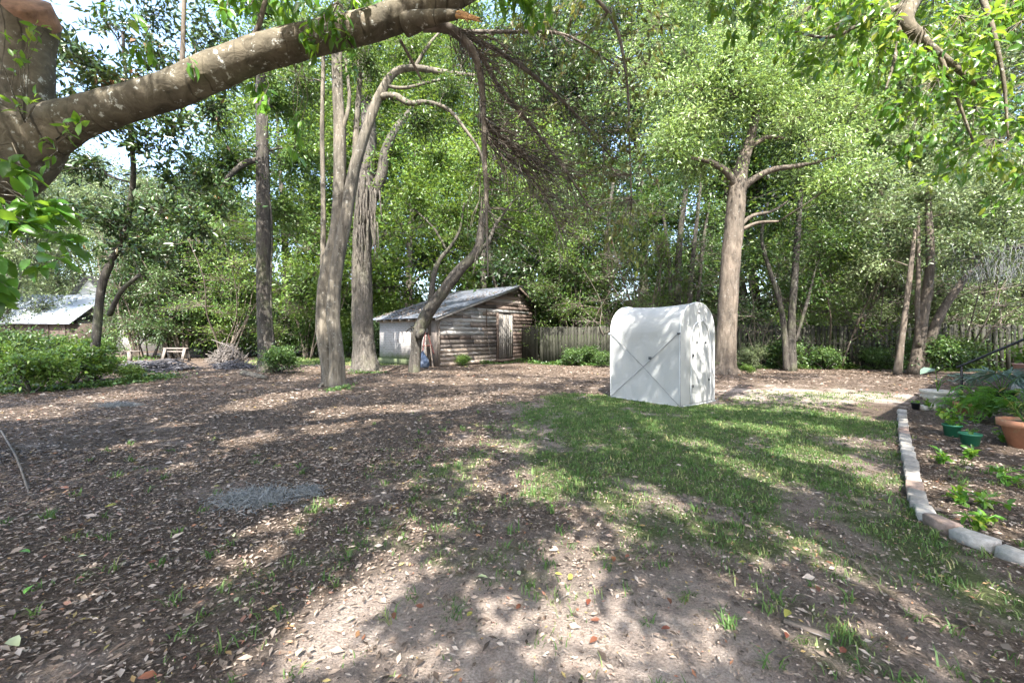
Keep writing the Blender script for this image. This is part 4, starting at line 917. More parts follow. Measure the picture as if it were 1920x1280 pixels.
BG = [  # kind, name, px, depth, scale, turn, label
    ('thicket', 'thicket_tree', 300, 25.5, 1.0, 10, 'clump of thin pale stems behind the sawhorse, left'),
    ('thicket', 'thicket_tree', 345, 24, 0.9, 130, 'thin stemmed tree in the thicket right of the sawhorse'),
    ('thicket', 'thicket_tree', 262, 24, 0.85, 220, 'thin stemmed tree against the white house wall, left'),
    ('multi', 'multi_stem_tree', 395, 26, 0.9, 60, 'multi-stem tree rising behind the brush pile'),
    ('broad', 'broadleaf_tree', 545, 26, 1.25, 30, 'broad green tree seen between the slender and the fluted trunks'),
    ('broad', 'broadleaf_tree', 760, 27, 1.35, 200, 'bright broad tree above the white end of the shed'),
    ('tall', 'tall_tree', 880, 31, 1.35, 75, 'tall tree behind the shed roof, left of its peak'),
    ('dark', 'dark_tree', 1020, 27, 1.3, 15, 'dark tree at the right corner of the shed'),
    ('multi', 'multi_stem_tree', 1075, 23, 0.85, 250, 'thin crooked stems between the shed and the greenhouse'),
    ('tall', 'tall_tree', 1210, 28, 1.35, 310, 'tall tree far behind the greenhouse'),
    ('broad', 'broadleaf_tree', 1560, 24, 1.3, 140, 'broad tree beyond the middle of the fence'),
    ('pale', 'pale_tree', 1640, 19.5, 0.80, 40, 'pale sunlit tree over the middle of the fence'),
    ('pale', 'pale_tree', 1850, 18, 0.85, 190, 'pale tree above the right end of the fence'),
    ('tall', 'tall_tree', 1700, 27, 1.25, 120, 'tall tree far beyond the right part of the fence'),
    ('dark', 'dark_tree', 1420, 29, 1.45, 170, 'dark tree far behind the tan trunk'),
    ('dark', 'dark_tree', 640, 33, 1.35, 60, 'dark tall tree far behind the fluted trunk'),
    ('pale', 'pale_tree', 130, 40, 1.6, 100, 'pale hazy tree above the blue roofed carport, left'),
    ('pale', 'pale_tree', -20, 30, 1.3, 20, 'pale sunlit tree at the left edge behind the near leaves'),
    ('broad', 'broadleaf_tree', 410, 42, 1.1, 200, 'broad tree far behind the slender trunk'),
    ('tall', 'tall_tree', 1060, 34, 1.55, 10, 'tallest tree far behind the gap right of the shed'),
    ('tall', 'tall_tree', 1330, 34, 1.55, 250, 'tall tree far behind the bright crown of the tan trunk'),
    ('tall', 'tall_tree', 1850, 30, 1.4, 230, 'tall tree far behind the right end of the fence'),
    ('tall', 'tall_tree', 1545, 36, 1.6, 50, 'tall tree at the very back, right of centre'),
    ('tall', 'tall_tree', 740, 40, 1.7, 280, 'tall tree at the very back, left of centre'),
    ('pale', 'pale_tree', 215, 46, 2.0, 260, 'pale tree behind the blue roofed carport'),
    ('pale', 'pale_tree', 330, 36, 1.45, 10, 'pale sunlit tree behind the magnolia, left of the slender trunk'),
    ('broad', 'broadleaf_tree', 960, 36, 1.7, 330, 'broad bright tree far behind the hanging twigs'),
    ('pale', 'pale_tree', 1740, 22, 1.45, 300, 'pale sunlit tree high above the leaning cluster of trunks'),
    ('tall', 'tall_tree', 1960, 25, 1.3, 30, 'tall tree at the right edge behind the fence end'),
    ('pale', 'pale_tree', 50, 46, 2.2, 200, 'tall pale tree at the left edge behind the carport'),
]
BG += [('bare', 'bare_sapling', 1165, 19.0, 0.85, 20, 'bare twiggy sapling left of the greenhouse'), ('bare', 'bare_sapling', 1420, 17.6, 0.8, 130, 'bare twiggy sapling right of the tan trunk'), ('sapling', 'thin_sapling', 1085, 20.5, 0.95, 60, 'thin pale stemmed sapling between shed and greenhouse'),
    ('sapling', 'thin_sapling', 1215, 20, 1.0, 200, 'thin stemmed sapling behind the greenhouse ridge'), ('sapling', 'thin_sapling', 280, 26, 0.9, 10, 'thin pale stemmed sapling behind the plank on the post'), ('sapling', 'thin_sapling', 325, 25, 1.0, 110, 'thin pale stemmed sapling behind the sawhorse'),
    ('bare', 'bare_sapling', 245, 25, 0.9, 250, 'bare crooked sapling left of the sawhorse'), ('sapling', 'thin_sapling', 1560, 17, 0.9, 300, 'thin stemmed sapling in front of the middle of the fence'), ('bare', 'bare_sapling', 1640, 17, 0.9, 60, 'bare twiggy sapling left of the leaning cluster of trunks'),
    ('bare', 'bare_sapling', 1330, 20, 1.0, 0, 'bare twiggy sapling between the greenhouse and the tan trunk'), ('sapling', 'thin_sapling', 420, 22, 1.0, 33, 'thin stemmed sapling behind the stick heap'), ('sapling', 'thin_sapling', 575, 24, 1.0, 83, 'thin stemmed sapling between the slender and fluted trunks'), ('bare', 'bare_sapling', 1800, 16, 0.9, 160, 'bare twiggy sapling behind the iron handrail')]
for kd, nm, px, Y, s, rz, lab in BG:
    put_tree(kd, nm, px, Y, s, rz, lab, GT)

# --- shrubs and understorey
def kind_shrub(seed, h, r, leaf, leafm, n=9, twigs=46, lpt=13, wr=0.5):
    rs = np.random.RandomState(seed); wood = MB(); lv = Leaves(); nodes = [(np.array([0, 0, 0.0]), 0.03)]
    clumps = []
    for q in range(n):
        a = q*2.4; rr = r*0.62*math.sqrt((q+0.3)/n); z = h*(0.30+0.5*rs.rand()*(1-0.4*rr/r))
        clumps.append((np.array([math.cos(a)*rr, math.sin(a)*rr, z]), (r*0.42, r*0.42, h*0.28)))
    for q in range(4):
        d = unit(rs.normal(0, 1, 3)*[1, 1, 0]+[0, 0, 1.1]); p, rr_ = smooth_path([np.array([0, 0, -0.05]), d*h*0.3+rs.normal(0, .05, 3), d*h*0.62], [0.03, 0.02, 0.01], 0.2)
        wood.tube(p, rr_, 5); nodes += [(p[i], rr_[i]) for i in range(1, len(p))]
    grow_crown(rs, nodes, clumps, twigs, lpt, leaf, wr, wood, lv, 0.02, 0.006, 0.15, 0.65, (0.1, 0.9), 0.07)
    return (wood.mesh('stem', True), lv.mesh('foliage'), 'bark_dark', leafm)
SH = {'big_dark': kind_shrub(201, 3.4, 2.0, 0.15, 'leaf_dark', 14, 62), 'big_mid': kind_shrub(202, 3.6, 2.0, 0.16, 'leaf_mid', 14, 60), 'big_bright': kind_shrub(203, 3.0, 1.9, 0.15, 'leaf_bright', 13, 58),
      'low_bright': kind_shrub(204, 0.85, 0.75, 0.10, 'leaf_bright', 8, 34, 10), 'low_dark': kind_shrub(205, 1.1, 0.85, 0.09, 'leaf_mid', 9, 40, 12), 'pale': kind_shrub(206, 2.6, 1.5, 0.10, 'leaf_pale', 11, 52, 14, 0.38)}
def put_shrub(kind, px, Y, s, rz, label, group, sz=1.0):
    st, fo, bk, lf = SH[kind]
    root = empty('shrub', ((px-CX)/FPX*Y, Y, 0), R(rz), label, 'shrub', group); root.scale = (s, s, s*sz)
    link('stem', st, M[bk], root); link('foliage', fo, M[lf], root)
    return root
rs = np.random.RandomState(77)
UND = 'dense shrubs of the understorey behind the yard'
k = 0
for Y, pxs, kinds, sc in ((25.5, np.arange(395, 720, 62), ('big_mid', 'big_bright', 'big_dark'), 1.0), (28.5, np.arange(500, 1130, 66), ('big_bright', 'big_mid', 'big_mid'), 1.25),
                          (24.0, np.arange(1010, 1180, 58), ('big_dark', 'big_mid'), 0.95), (22.5, np.arange(1180, 1990, 74), ('big_mid', 'pale', 'big_dark', 'big_bright'), 1.05),
                          (34.0, np.arange(330, 1960, 92), ('big_mid', 'big_bright'), 1.7), (31, np.arange(320, 480, 70), ('big_dark', 'big_mid'), 0.8)):
    for px in pxs:
        kd_ = kinds[k % len(kinds)]; px_ = px+rs.uniform(-18, 18)
        lm_ = next(t for lim, t in ((430, 'the stick heap'), (560, 'the slender trunk'), (660, 'the fluted trunk'), (760, 'the rough trunk'), (880, 'the leaning tree'), (1010, 'the shed peak'), (1130, 'the gap right of the shed'), (1240, 'the left side of the greenhouse'), (1350, 'the right side of the greenhouse'), (1430, 'the tan trunk'), (1540, 'the ivied trunks'), (1660, 'the middle of the fence'), (1780, 'the leaning cluster of trunks'), (9999, 'the right end of the fence')) if px_ < lim)
        put_shrub(kd_, px_, Y+rs.uniform(-1.2, 1.2), sc*rs.uniform(0.85, 1.2), rs.uniform(0, 360), '%s understorey shrub %s behind %s' % ({'big_mid': 'mid green', 'big_bright': 'bright green', 'big_dark': 'dark green', 'pale': 'pale green'}[kd_], 'far' if Y > 30 else ('close' if Y < 25 else 'some way'), lm_), UND)
        k += 1
_by = {}
for o_ in list(COL.objects):
    if o_.get('group') == UND: _by.setdefault(o_['label'], []).append(o_)
for lab_, os_ in _by.items():
    if len(os_) > 1:
        for i_, o_ in enumerate(sorted(os_, key=lambda q_: q_.location.x/q_.location.y)):
            o_['label'] = lab_+', '+(['left one', 'right one'] if len(os_) == 2 else ['left one', 'middle one', 'right one', 'rightmost one'])[min(i_, 3)]
LOWG = 'bright low shrubs at the left edge'
for kd, px, py, s, lab in (('low_bright', 60, 735, 1.05, 'bright low shrub at the far left corner of the leaf litter'), ('low_bright', 130, 722, 1.25, 'bright leafy shrub second from the left edge'),
                          ('low_dark', 25, 700, 1.35, 'darker shrub behind the bright ones at the left edge'), ('low_bright', 180, 714, 0.85, 'bright shrub right of the left edge group, by the dark branches'),
                          ('low_bright', 245, 716, 0.55, 'smallest bright shrub, nearest the pile of dark branches'), ('low_dark', 95, 692, 1.2, 'dark bushy shrub behind the left shrub group'),
                          ('low_dark', 180, 682, 1.1, 'dark shrub in front of the leaning magnolia stem'), ('low_bright', -10, 720, 1.3, 'bright shrub cut by the left edge of the picture')):
    Y = FPX*CH/(py-HY); put_shrub(kd, px, Y, s, rs.uniform(0, 360), lab, LOWG)
for kd, px, py, s, lab in (('low_dark', 525, 700, 0.85, 'small leafy shrub at the foot of the slender trunk'), ('big_dark', 372, 664, 0.62, 'dark rounded bush between the sawhorse and the brush pile'),
                          ('low_bright', 868, 686, 0.55, 'small weeds growing against the shed boards left of its door'), ('low_bright', 1402, 701, 0.35, 'small tuft of leaves at the foot of the tan trunk'),
                          ('low_dark', 1335, 699, 0.4, 'dark tuft left of the foot of the tan trunk'),
                          ('low_dark', 1035, 675, 0.7, 'low green bush at the right corner of the shed'), ('pale', 1408, 692, 0.42, 'pale twiggy bush in front of the fence by the tan trunk'),
                          ('low_dark', 1470, 692, 1.0, 'ivy bush around the paired trunks at the fence'), ('low_dark', 1545, 692, 0.8, 'dark ivy bush against the middle of the fence'),
                          ('low_dark', 1640, 692, 0.8, 'ivy bush at the fence left of the leaning trunks'), ('low_dark', 1745, 700, 1.15, 'big leafy bush at the foot of the leaning trunks'),
                          ('low_dark', 1800, 694, 1.1, 'leafy bush behind the iron handrail'), ('low_bright', 1850, 690, 1.0, 'light green bush in front of the right fence end'),
                          ('low_dark', 1075, 685, 0.7, 'low dark bush in front of the short fence run'), ('low_dark', 1105, 684, 0.8, 'low bush at the right end of the short fence run'), ('low_dark', 1130, 688, 0.6, 'low bush beside the left wall of the greenhouse'), ('low_bright', 1905, 690, 1.1, 'light green bush at the right edge by the fence')):
    Y = FPX*CH/(py-HY); put_shrub(kd, px, Y, s, rs.uniform(0, 360), lab, 'small shrubs around the yard')

# --- ground cover along the fence and the shed (nobody could count it)
gc = Leaves(); rs = np.random.RandomState(31)
def cover(path, width, n, leaf, hh):
    path = np.array(path, float); seg = rs.randint(0, len(path)-1, n); t = rs.rand(n, 1)
    p = path[seg]*(1-t)+path[seg+1]*t+rs.normal(0, width*0.4, (n, 2))
    P = np.stack([p[:, 0], p[:, 1], gz(p[:, 0], p[:, 1])+hh*rs.rand(n)**1.5*(0.6+0.4*np.sin(p[:, 0]*3.0))], 1)
    S = leaf*rs.uniform(0.6, 1.3, n)
    gc.add(P, rs.normal(0, 1, (n, 3))*[1, 1, 0.4], rs.normal(0, 0.45, (n, 3))+[0, -0.2, 0.8], S, S*0.7, np.clip(rs.normal(0.45, 0.25, n), 0, 1))
q = lambda px, py: AT(px, py)[:2]
cover([q(1015, 682), q(1060, 683), q(1140, 684)], 0.9, 3500, 0.12, 0.32)
cover([q(1380, 690), q(1480, 690), q(1600, 690), q(1700, 692)], 0.7, 4200, 0.11, 0.35)
cover([q(1720, 694), q(1820, 694), q(1920, 692)], 0.7, 2600, 0.11, 0.45)
cover([q(-20, 735), q(120, 728), q(260, 716), q(300, 708)], 0.7, 3200, 0.085, 0.28)
cover([q(60, 690), q(260, 672)], 1.6, 1800, 0.12, 0.3)
cover([q(900, 682), q(935, 681), q(985, 679)], 0.25, 500, 0.09, 0.22)
cover([q(620, 732), q(650, 730)], 0.35, 260, 0.06, 0.12); cover([q(660, 699), q(720, 699)], 0.4, 300, 0.07, 0.14)
tag(link('ground_cover', gc.mesh('ground_cover'), M['leaf_mid']), 'low ivy and weeds along the fence, shed and left edge', 'ground cover', kind='stuff')
# ------------------------------------------------------------------ shed
M.update(
    plank_a=wood_mat('plank_grey', (0.075, 0.062, 0.054), (0.21, 0.18, 0.16), 0),
    plank_b=wood_mat('plank_brown', (0.055, 0.040, 0.033), (0.15, 0.115, 0.096), 0),
    plank_c=wood_mat('plank_painted', (0.09, 0.08, 0.072), (0.21, 0.19, 0.172), 0, 0.6, (0.30, 0.295, 0.285)),
    plank_d=wood_mat('plank_tan', (0.11, 0.085, 0.066), (0.26, 0.21, 0.17), 0, 0.2),
    door_wood=wood_mat('door_wood', (0.08, 0.07, 0.062), (0.25, 0.232, 0.21), 2, 0.3, (0.30, 0.29, 0.27)),
    dark_wood=wood_mat('dark_wood', (0.03, 0.025, 0.02), (0.07, 0.058, 0.05), 1),
    fence_wood=wood_mat('fence_wood', (0.018, 0.019, 0.015), (0.060, 0.057, 0.046), 2, 0.25, (0.055, 0.075, 0.028)),
    post_wood=wood_mat('post_wood', (0.08, 0.07, 0.06), (0.20, 0.18, 0.16), 2),
)
def roof_mat():
    m, nt, b, out = new_mat('roof_metal')
    n1 = noise(nt, 1.7, 6, 0.7, coords(nt, 'Object', (0.35, 1.6, 1)))
    n2 = noise(nt, 9, 5, 0.7, coords(nt, 'Object'))
    r = ramp(nt, [(0.3, (0.075, 0.088, 0.108)), (0.55, (0.125, 0.142, 0.17)), (0.75, (0.20, 0.22, 0.25))]); nt.links.new(n1, r.inputs[0])
    rr = ramp(nt, [(0.52, (0, 0, 0)), (0.66, (1, 1, 1))]); nt.links.new(n2, rr.inputs[0])
    nt.links.new(mixc(nt, rr.outputs[0], r.outputs[0], (0.11, 0.09, 0.075)), b.inputs['Base Color'])
    b.inputs['Metallic'].default_value = 0.35; b.inputs['Roughness'].default_value = 0.55
    return m
def brick_paint_mat():
    m, nt, b, out = new_mat('painted_brick')
    tc = nt.nodes.new('ShaderNodeTexCoord'); sx = nt.nodes.new('ShaderNodeSeparateXYZ'); cb = nt.nodes.new('ShaderNodeCombineXYZ')
    nt.links.new(tc.outputs['Object'], sx.inputs[0]); nt.links.new(sx.outputs[1], cb.inputs[0]); nt.links.new(sx.outputs[2], cb.inputs[1])
    bt = N_(nt, 'ShaderNodeTexBrick', i_Scale=1.0, i_Mortar_Size=0.007, i_Brick_Width=0.24, i_Row_Height=0.08, i_Mortar_Smooth=0.2)
    bt.inputs['Color1'].default_value = (0.33, 0.315, 0.305, 1); bt.inputs['Color2'].default_value = (0.28, 0.268, 0.26, 1); bt.inputs['Mortar'].default_value = (0.17, 0.155, 0.145, 1)
    nt.links.new(cb.outputs[0], bt.inputs['Vector'])
    n = noise(nt, 5, 6, 0.75, coords(nt, 'Object'))
    pe = ramp(nt, [(0.56, (0, 0, 0)), (0.64, (1, 1, 1))]); nt.links.new(n, pe.inputs[0])
    c = mixc(nt, pe.outputs[0], bt.outputs[0], (0.20, 0.17, 0.15))
    ad = N_(nt, 'ShaderNodeMath', operation='MULTIPLY_ADD', i_1=0.7, i_2=-0.35); nt.links.new(n, ad.inputs[0])
    a2 = N_(nt, 'ShaderNodeMath', operation='ADD'); nt.links.new(ad.outputs[0], a2.inputs[0]); nt.links.new(sx.outputs[2], a2.inputs[1])
    mo = ramp(nt, [(0.30, (1, 1, 1)), (0.55, (0, 0, 0))]); nt.links.new(a2.outputs[0], mo.inputs[0])
    c = mixc(nt, mo.outputs[0], c, (0.10, 0.13, 0.055))
    nt.links.new(c, b.inputs['Base Color']); b.inputs['Roughness'].default_value = 0.9
    bump(nt, bt.outputs['Fac'], -0.5, 0.01, b)
    return m
M['roof'] = roof_mat(); M['painted_brick'] = brick_paint_mat()
SW, SD = 7.24, 3.95; PKX, PKZ, LZ, RZ_ = 5.43, 3.87, 2.14, 2.95
O_ = AT(822, 688)
shed = empty('shed', (O_[0], O_[1], 0), math.atan2(5.8, 4.33), 'old weathered plank shed with a saltbox metal roof and a white brick end', 'shed')
rs = np.random.RandomState(41)
def roofz(x): return LZ+(PKZ-LZ)/PKX*x if x < PKX else PKZ-(PKZ-RZ_)/(SW-PKX)*(x-PKX)
def xlim(z):
    lo = 0.0 if z <= LZ else (z-LZ)/(PKZ-LZ)*PKX; hi = SW if z <= RZ_ else PKX+(PKZ-z)/(PKZ-RZ_)*(SW-PKX)
    return lo, hi
core = MB()   # studs and sheathing behind the boards
pf = [(0.03, 0), (SW-0.03, 0), (SW-0.03, RZ_-0.08), (PKX, PKZ-0.08), (0.03, LZ-0.08)]
v = [(x, 0.03, z) for x, z in pf]+[(x, SD, z) for x, z in pf]
core.add(v, [[0, 1, 2], [0, 2, 3], [0, 3, 4], [5, 7, 6], [5, 8, 7], [5, 9, 8]], [[0, 5, 6, 1], [1, 6, 7, 2], [2, 7, 8, 3], [3, 8, 9, 4], [4, 9, 5, 0]])
core.build('frame', M['dark_wood'], shed)
front = empty('front_wall'); front.parent = shed
DX0, DX1, DZ0, DZ1 = 3.86, 5.0, 0.22, 2.40
rowh = 0.185; z = 0.04; row = 0
def plank(x0a, x1a, x0b, x1b, z0, z1, mat):
    o0 = rs.uniform(-0.008, 0.008); yo = -0.027+o0*0.5; yi = -0.008+o0*0.4; dz = rs.uniform(-0.008, 0.008)
    v = [(x0a, yo, z0+dz), (x1a, yo, z0-dz), (x1a, 0.0, z0-dz), (x0a, 0.0, z0+dz), (x0b, yi-0.012, z1), (x1b, yi-0.012, z1), (x1b, 0.0, z1), (x0b, 0.0, z1)]
    MB().hexa(v).build('plank', mat, front)
while z < PKZ-0.12:
    h = rowh*rs.uniform(0.88, 1.12); z1 = min(z+h, PKZ-0.06)
    la, ha = xlim(z); lb, hb = xlim(z1)
    if hb-lb < 0.15: hb = lb+0.15
    cuts = []
    if z1 < DZ0 or z > DZ1:
        spans = [(0, 1)]
    else: spans = None
    segs = []
    def splits(a, b, n):
        c = sorted(rs.uniform(a+0.4, b-0.4, n)) if b-a > 1.2 else []
        e = [a]+list(c)+[b]; return [(e[i]+0.003, e[i+1]-0.003) for i in range(len(e)-1) if e[i+1]-e[i] > 0.05]
    if spans is None:
        if DX0-max(la, 0) > 0.1: segs += splits(la, DX0-0.02, rs.randint(0, 3) if z > 0.9 else rs.randint(0, 2))
        if ha-DX1 > 0.1: segs += splits(DX1+0.02, ha, 0)
    else:
        segs += splits(la, ha, rs.randint(0, 3))
    for i, (a, b_) in enumerate(segs):
        a2 = a if a > la+0.02 else lb; b2 = b_ if b_ < ha-0.02 else hb
        if b2 <= a2+0.02: continue
        xm = (a+b_)/2
        if xm > DX1 or z > 2.55: mat = M['plank_b'] if rs.rand() < 0.75 else M['plank_a']
        elif 1.2 < z < 2.5: mat = M[['plank_c', 'plank_a', 'plank_d', 'plank_c', 'plank_a'][rs.randint(5)]]
        elif z < 0.45: mat = M['plank_d']
        else: mat = M[['plank_a', 'plank_a', 'plank_b', 'plank_d'][rs.randint(4)]]
        plank(a, b_, a2, b2, z, z1-0.004, mat)
    z = z1; row += 1
def sbox(name, c, size, mat, parent=shed, rz=0.0):
    return MB().box(c, size, rz).build(name, mat, parent)
sbox('corner_board', (-0.012, -0.030, 1.03), (0.05, 0.12, 2.06), M['plank_d']); sbox('corner_board', (SW+0.02, -0.030, 1.46), (0.06, 0.13, 2.86), M['plank_a'])
door = empty('door'); door.parent = shed
xs = np.linspace(DX0+0.10, DX1+0.06, 8)
for i in range(7):
    w = xs[i+1]-xs[i]; zt = DZ1-0.02+rs.uniform(-0.03, 0.02)
    MB().box(((xs[i]+xs[i+1])/2, -0.105+rs.uniform(-.006, .006), (DZ0+zt)/2+rs.uniform(-.02, .02)), (w-0.012, 0.028, zt-DZ0)).build('plank', M['door_wood'], door)
for zz in (0.6, 2.0): sbox('crosspiece', ((DX0+DX1)/2+0.05, -0.075, zz), (1.0, 0.03, 0.12), M['plank_a'], door)
sbox('latch', (DX0+0.16, -0.127, 1.30), (0.10, 0.02, 0.04), M['dark_wood'], door)
sbox('door_frame', (DX0+0.03, -0.06, 1.30), (0.09, 0.09, 2.3), M['plank_b']); sbox('door_frame', (DX1+0.10, -0.045, 1.30), (0.06, 0.07, 2.2), M['plank_b'])
sbox('threshold', ((DX0+DX1)/2, -0.16, 0.11), (1.35, 0.28, 0.10), M['plank_b'])
sbox('batten', (3.05, -0.062, 2.15), (0.05, 0.02, 0.9), M['plank_b'])
stick = MB(); p, r = smooth_path([np.array([2.95, -0.10, 1.75]), np.array([3.12, -0.12, 0.9]), np.array([3.28, -0.16, 0.06])], [0.012, 0.013, 0.012], 0.2); stick.tube(p, r, 6); stick.build('brace_stick', M['plank_d'], shed)
# white painted brick end wall
sbox('brick_wall', (-0.035, SD/2+0.35, 1.0), (0.07, SD-0.75, 1.84), M['painted_brick'])
sbox('plinth', (-0.06, SD/2+0.35, 0.13), (0.13, SD-0.7, 0.28), plain('mossy_plinth', (0.10, 0.12, 0.06), 0.95, 0.4, 6))
sbox('eave_board', (-0.06, SD/2+0.35, 2.0), (0.05, SD-0.7, 0.16), M['plank_d'])
sbox('side_door_trim', (-0.085, 1.62, 0.98), (0.02, 0.035, 1.45), M['dark_wood']); sbox('side_door_trim', (-0.085, 2.45-0.8, 1.72), (0.02, 0.03, 0.03), M['dark_wood']); sbox('side_door_trim', (-0.085, 1.15, 1.71), (0.02, 0.97, 0.035), M['dark_wood'])
sbox('side_board', (-0.03, 0.20, 1.03), (0.05, 0.36, 2.0), M['plank_a'])
for yy in np.linspace(0.3, SD-0.2, 7): sbox('rafter_tail', (-0.18, yy, LZ-0.13), (0.42, 0.05, 0.10), M['plank_c'])
# corrugated roof sheets
def sheet(x0, z0, x1, z1, y0, y1, name, mat, sag=0.0):
    ny, nx = 28, 9; V = []
    nrm = unit(np.array([-(z1-z0), 0, x1-x0]))
    ph = rs.uniform(-0.006, 0.006)
    for i in range(nx+1):
        t = i/nx
        for j in range(ny+1):
            y = y0+(y1-y0)*j/ny
            h = 0.012*math.sin(2*math.pi*y/0.11)+ph+sag*math.sin(math.pi*t)+0.006*math.sin(5*t+y)
            V.append(np.array([x0+(x1-x0)*t, y, z0+(z1-z0)*t])+nrm*h)
    F = [[i*(ny+1)+j, (i+1)*(ny+1)+j, (i+1)*(ny+1)+j+1, i*(ny+1)+j+1] for i in range(nx) for j in range(ny)]
    V2 = [v-nrm*0.006 for v in V]; n = len(V); E = []
    for i in range(nx): E += [[i*(ny+1), i*(ny+1)+n, (i+1)*(ny+1)+n, (i+1)*(ny+1)], [i*(ny+1)+ny, (i+1)*(ny+1)+ny, (i+1)*(ny+1)+ny+n, i*(ny+1)+ny+n]]
    for j in range(ny): E += [[j, j+1, j+1+n, j+n], [nx*(ny+1)+j, nx*(ny+1)+j+n, nx*(ny+1)+j+1+n, nx*(ny+1)+j+1]]
    MB().add(V+V2, None, F+[[a+n for a in f[::-1]] for f in F]+E).build(name, mat, roof, True)
roof = empty('roof'); roof.parent = shed
ys = np.linspace(-0.32, SD+0.45, 8)
for i in range(7):
    sl = (PKZ-LZ)/PKX
    up_ = rs.uniform(-0.004, 0.004)
    sheet(-0.42, LZ-0.42*sl+0.05, PKX+0.02, PKZ+0.06, ys[i]+0.004, ys[i+1]-0.004, 'roof_sheet', M['roof'], rs.uniform(-0.03, 0.0))
    sr = (PKZ-RZ_)/(SW-PKX)
    sheet(SW+0.42, RZ_-0.42*sr+0.05, PKX+0.03, PKZ+0.055, ys[i]+0.004, ys[i+1]-0.004, 'roof_sheet', M['roof'])
sl = (PKZ-LZ)/PKX
rk = MB(); rk.hexa([(-0.40, -0.28, LZ-0.40*sl-0.10), (PKX, -0.28, PKZ-0.10), (PKX, -0.25, PKZ-0.10), (-0.40, -0.25, LZ-0.40*sl-0.10), (-0.40, -0.28, LZ-0.40*sl+0.025), (PKX, -0.28, PKZ+0.025), (PKX, -0.25, PKZ+0.025), (-0.40, -0.25, LZ-0.40*sl+0.025)])
rk.build('rake_board', M['plank_c'], roof)
sr = (PKZ-RZ_)/(SW-PKX)
rk = MB(); rk.hexa([(PKX+.005, -0.28, PKZ-0.12), (SW+0.40, -0.28, RZ_-0.40*sr-0.12), (SW+0.40, -0.25, RZ_-0.40*sr-0.12), (PKX+.005, -0.25, PKZ-0.12), (PKX+.005, -0.28, PKZ+0.02), (SW+0.40, -0.28, RZ_-0.40*sr+0.02), (SW+0.40, -0.25, RZ_-0.40*sr+0.02), (PKX+.005, -0.25, PKZ+0.02)])
rk.build('rake_board', M['plank_b'], roof)
db = Leaves(); n = 2600; X = rs.uniform(-0.3, 4.6, n); Yy = rs.uniform(-0.2, SD+0.3, n)
kk = (fnoise(X, Yy, 1.6, 51) > -0.05) & (rs.rand(n) < np.clip(1.1-0.2*X, 0.15, 1)); X, Yy = X[kk], Yy[kk]; n = len(X)
db.add(np.stack([X, Yy, LZ+sl*X+0.075], 1), rs.normal(0, 1, (n, 3))*[1, 1, 0.1]+[0, 0, 0], rs.normal(0, 0.2, (n, 3))+[-sl, 0, 1], 0.13, 0.06, np.clip(rs.beta(2, 2, n), 0, .95))
tag(link('leaf_debris', db.mesh('leaf_debris', False, 0.1, 0.05), M['litter'], roof), kind='stuff')

# tools in the shed corner: upended barrow with red handles, and a blue tarp bundle
def shed_pt(x, y, z):
    a = math.atan2(5.8, 4.33); return np.array([O_[0]+x*math.cos(a)-y*math.sin(a), O_[1]+x*math.sin(a)+y*math.cos(a), z])
M['red_paint'] = plain('red_paint', (0.13, 0.042, 0.036), 0.6, 0.3, 9); M['black_rubber'] = plain('black_rubber', (0.02, 0.02, 0.02), 0.8, 0.2)
M['blue_tarp'] = plain('blue_tarp', (0.05, 0.075, 0.13), 0.55, 0.5, 7, bumpd=0.03, dirt=(0.16, 0.18, 0.21))
bo = PX(802, 684, 17.05); bo[2] = 0.0
wb = empty('hand_barrow', tuple(bo), R(35), 'red handled hand barrow leaning upright in the corner beside the shed', 'barrow')
t = MB()
for s in (-1, 1):
    p, r = smooth_path([np.array([s*0.26, -0.05, 0.55]), np.array([s*0.16, 0.05, 0.95]), np.array([s*0.05, 0.14, 1.45])], [0.028]*3, 0.1); t.tube(p, r, 8)
t.build('red_frame', M['red_paint'], wb, True)
for s in (-1, 1):
    t = MB(); p, r = smooth_path([np.array([s*0.10, -0.02, 0.95]), np.array([s*0.12, -0.12, 0.45]), np.array([s*0.15, -0.2, -0.02])], [0.024]*3, 0.1); t.tube(p, r, 8); t.build('wooden_handle', M['plank_d'], wb, True)
t = MB(); a = np.linspace(0, 2*np.pi, 17); ring = np.stack([np.zeros(17)+0.0, 0.16+0.11*np.cos(a), 1.50+0.11*np.sin(a)], 1); t.tube(ring, 0.04, 8, False); t.build('wheel', M['black_rubber'], wb, True)
sbox('crossbar', (0, 0.02, 0.9), (0.42, 0.03, 0.05), M['red_paint'], wb)
t = MB(); rs2 = np.random.RandomState(6)
prof = [(0.02, 0.0), (0.23, 0.02), (0.28, 0.14), (0.25, 0.30), (0.17, 0.46), (0.09, 0.58), (0.02, 0.66)]
t.lathe(prof, 20, (0, 0, 0)); Vv = t.V[0]; Vv += rs2.normal(0, 0.02, Vv.shape); Vv[:, 2] = np.maximum(Vv[:, 2], 0)
bp = PX(792, 684, 16.75); tb = t.build('tarp_bundle', M['blue_tarp'], None, False, (bp[0], bp[1], float(gz(bp[0], bp[1]))-0.01))
tag(tb, 'crumpled blue tarp bundle on the ground beside the leaning tree', 'tarp')

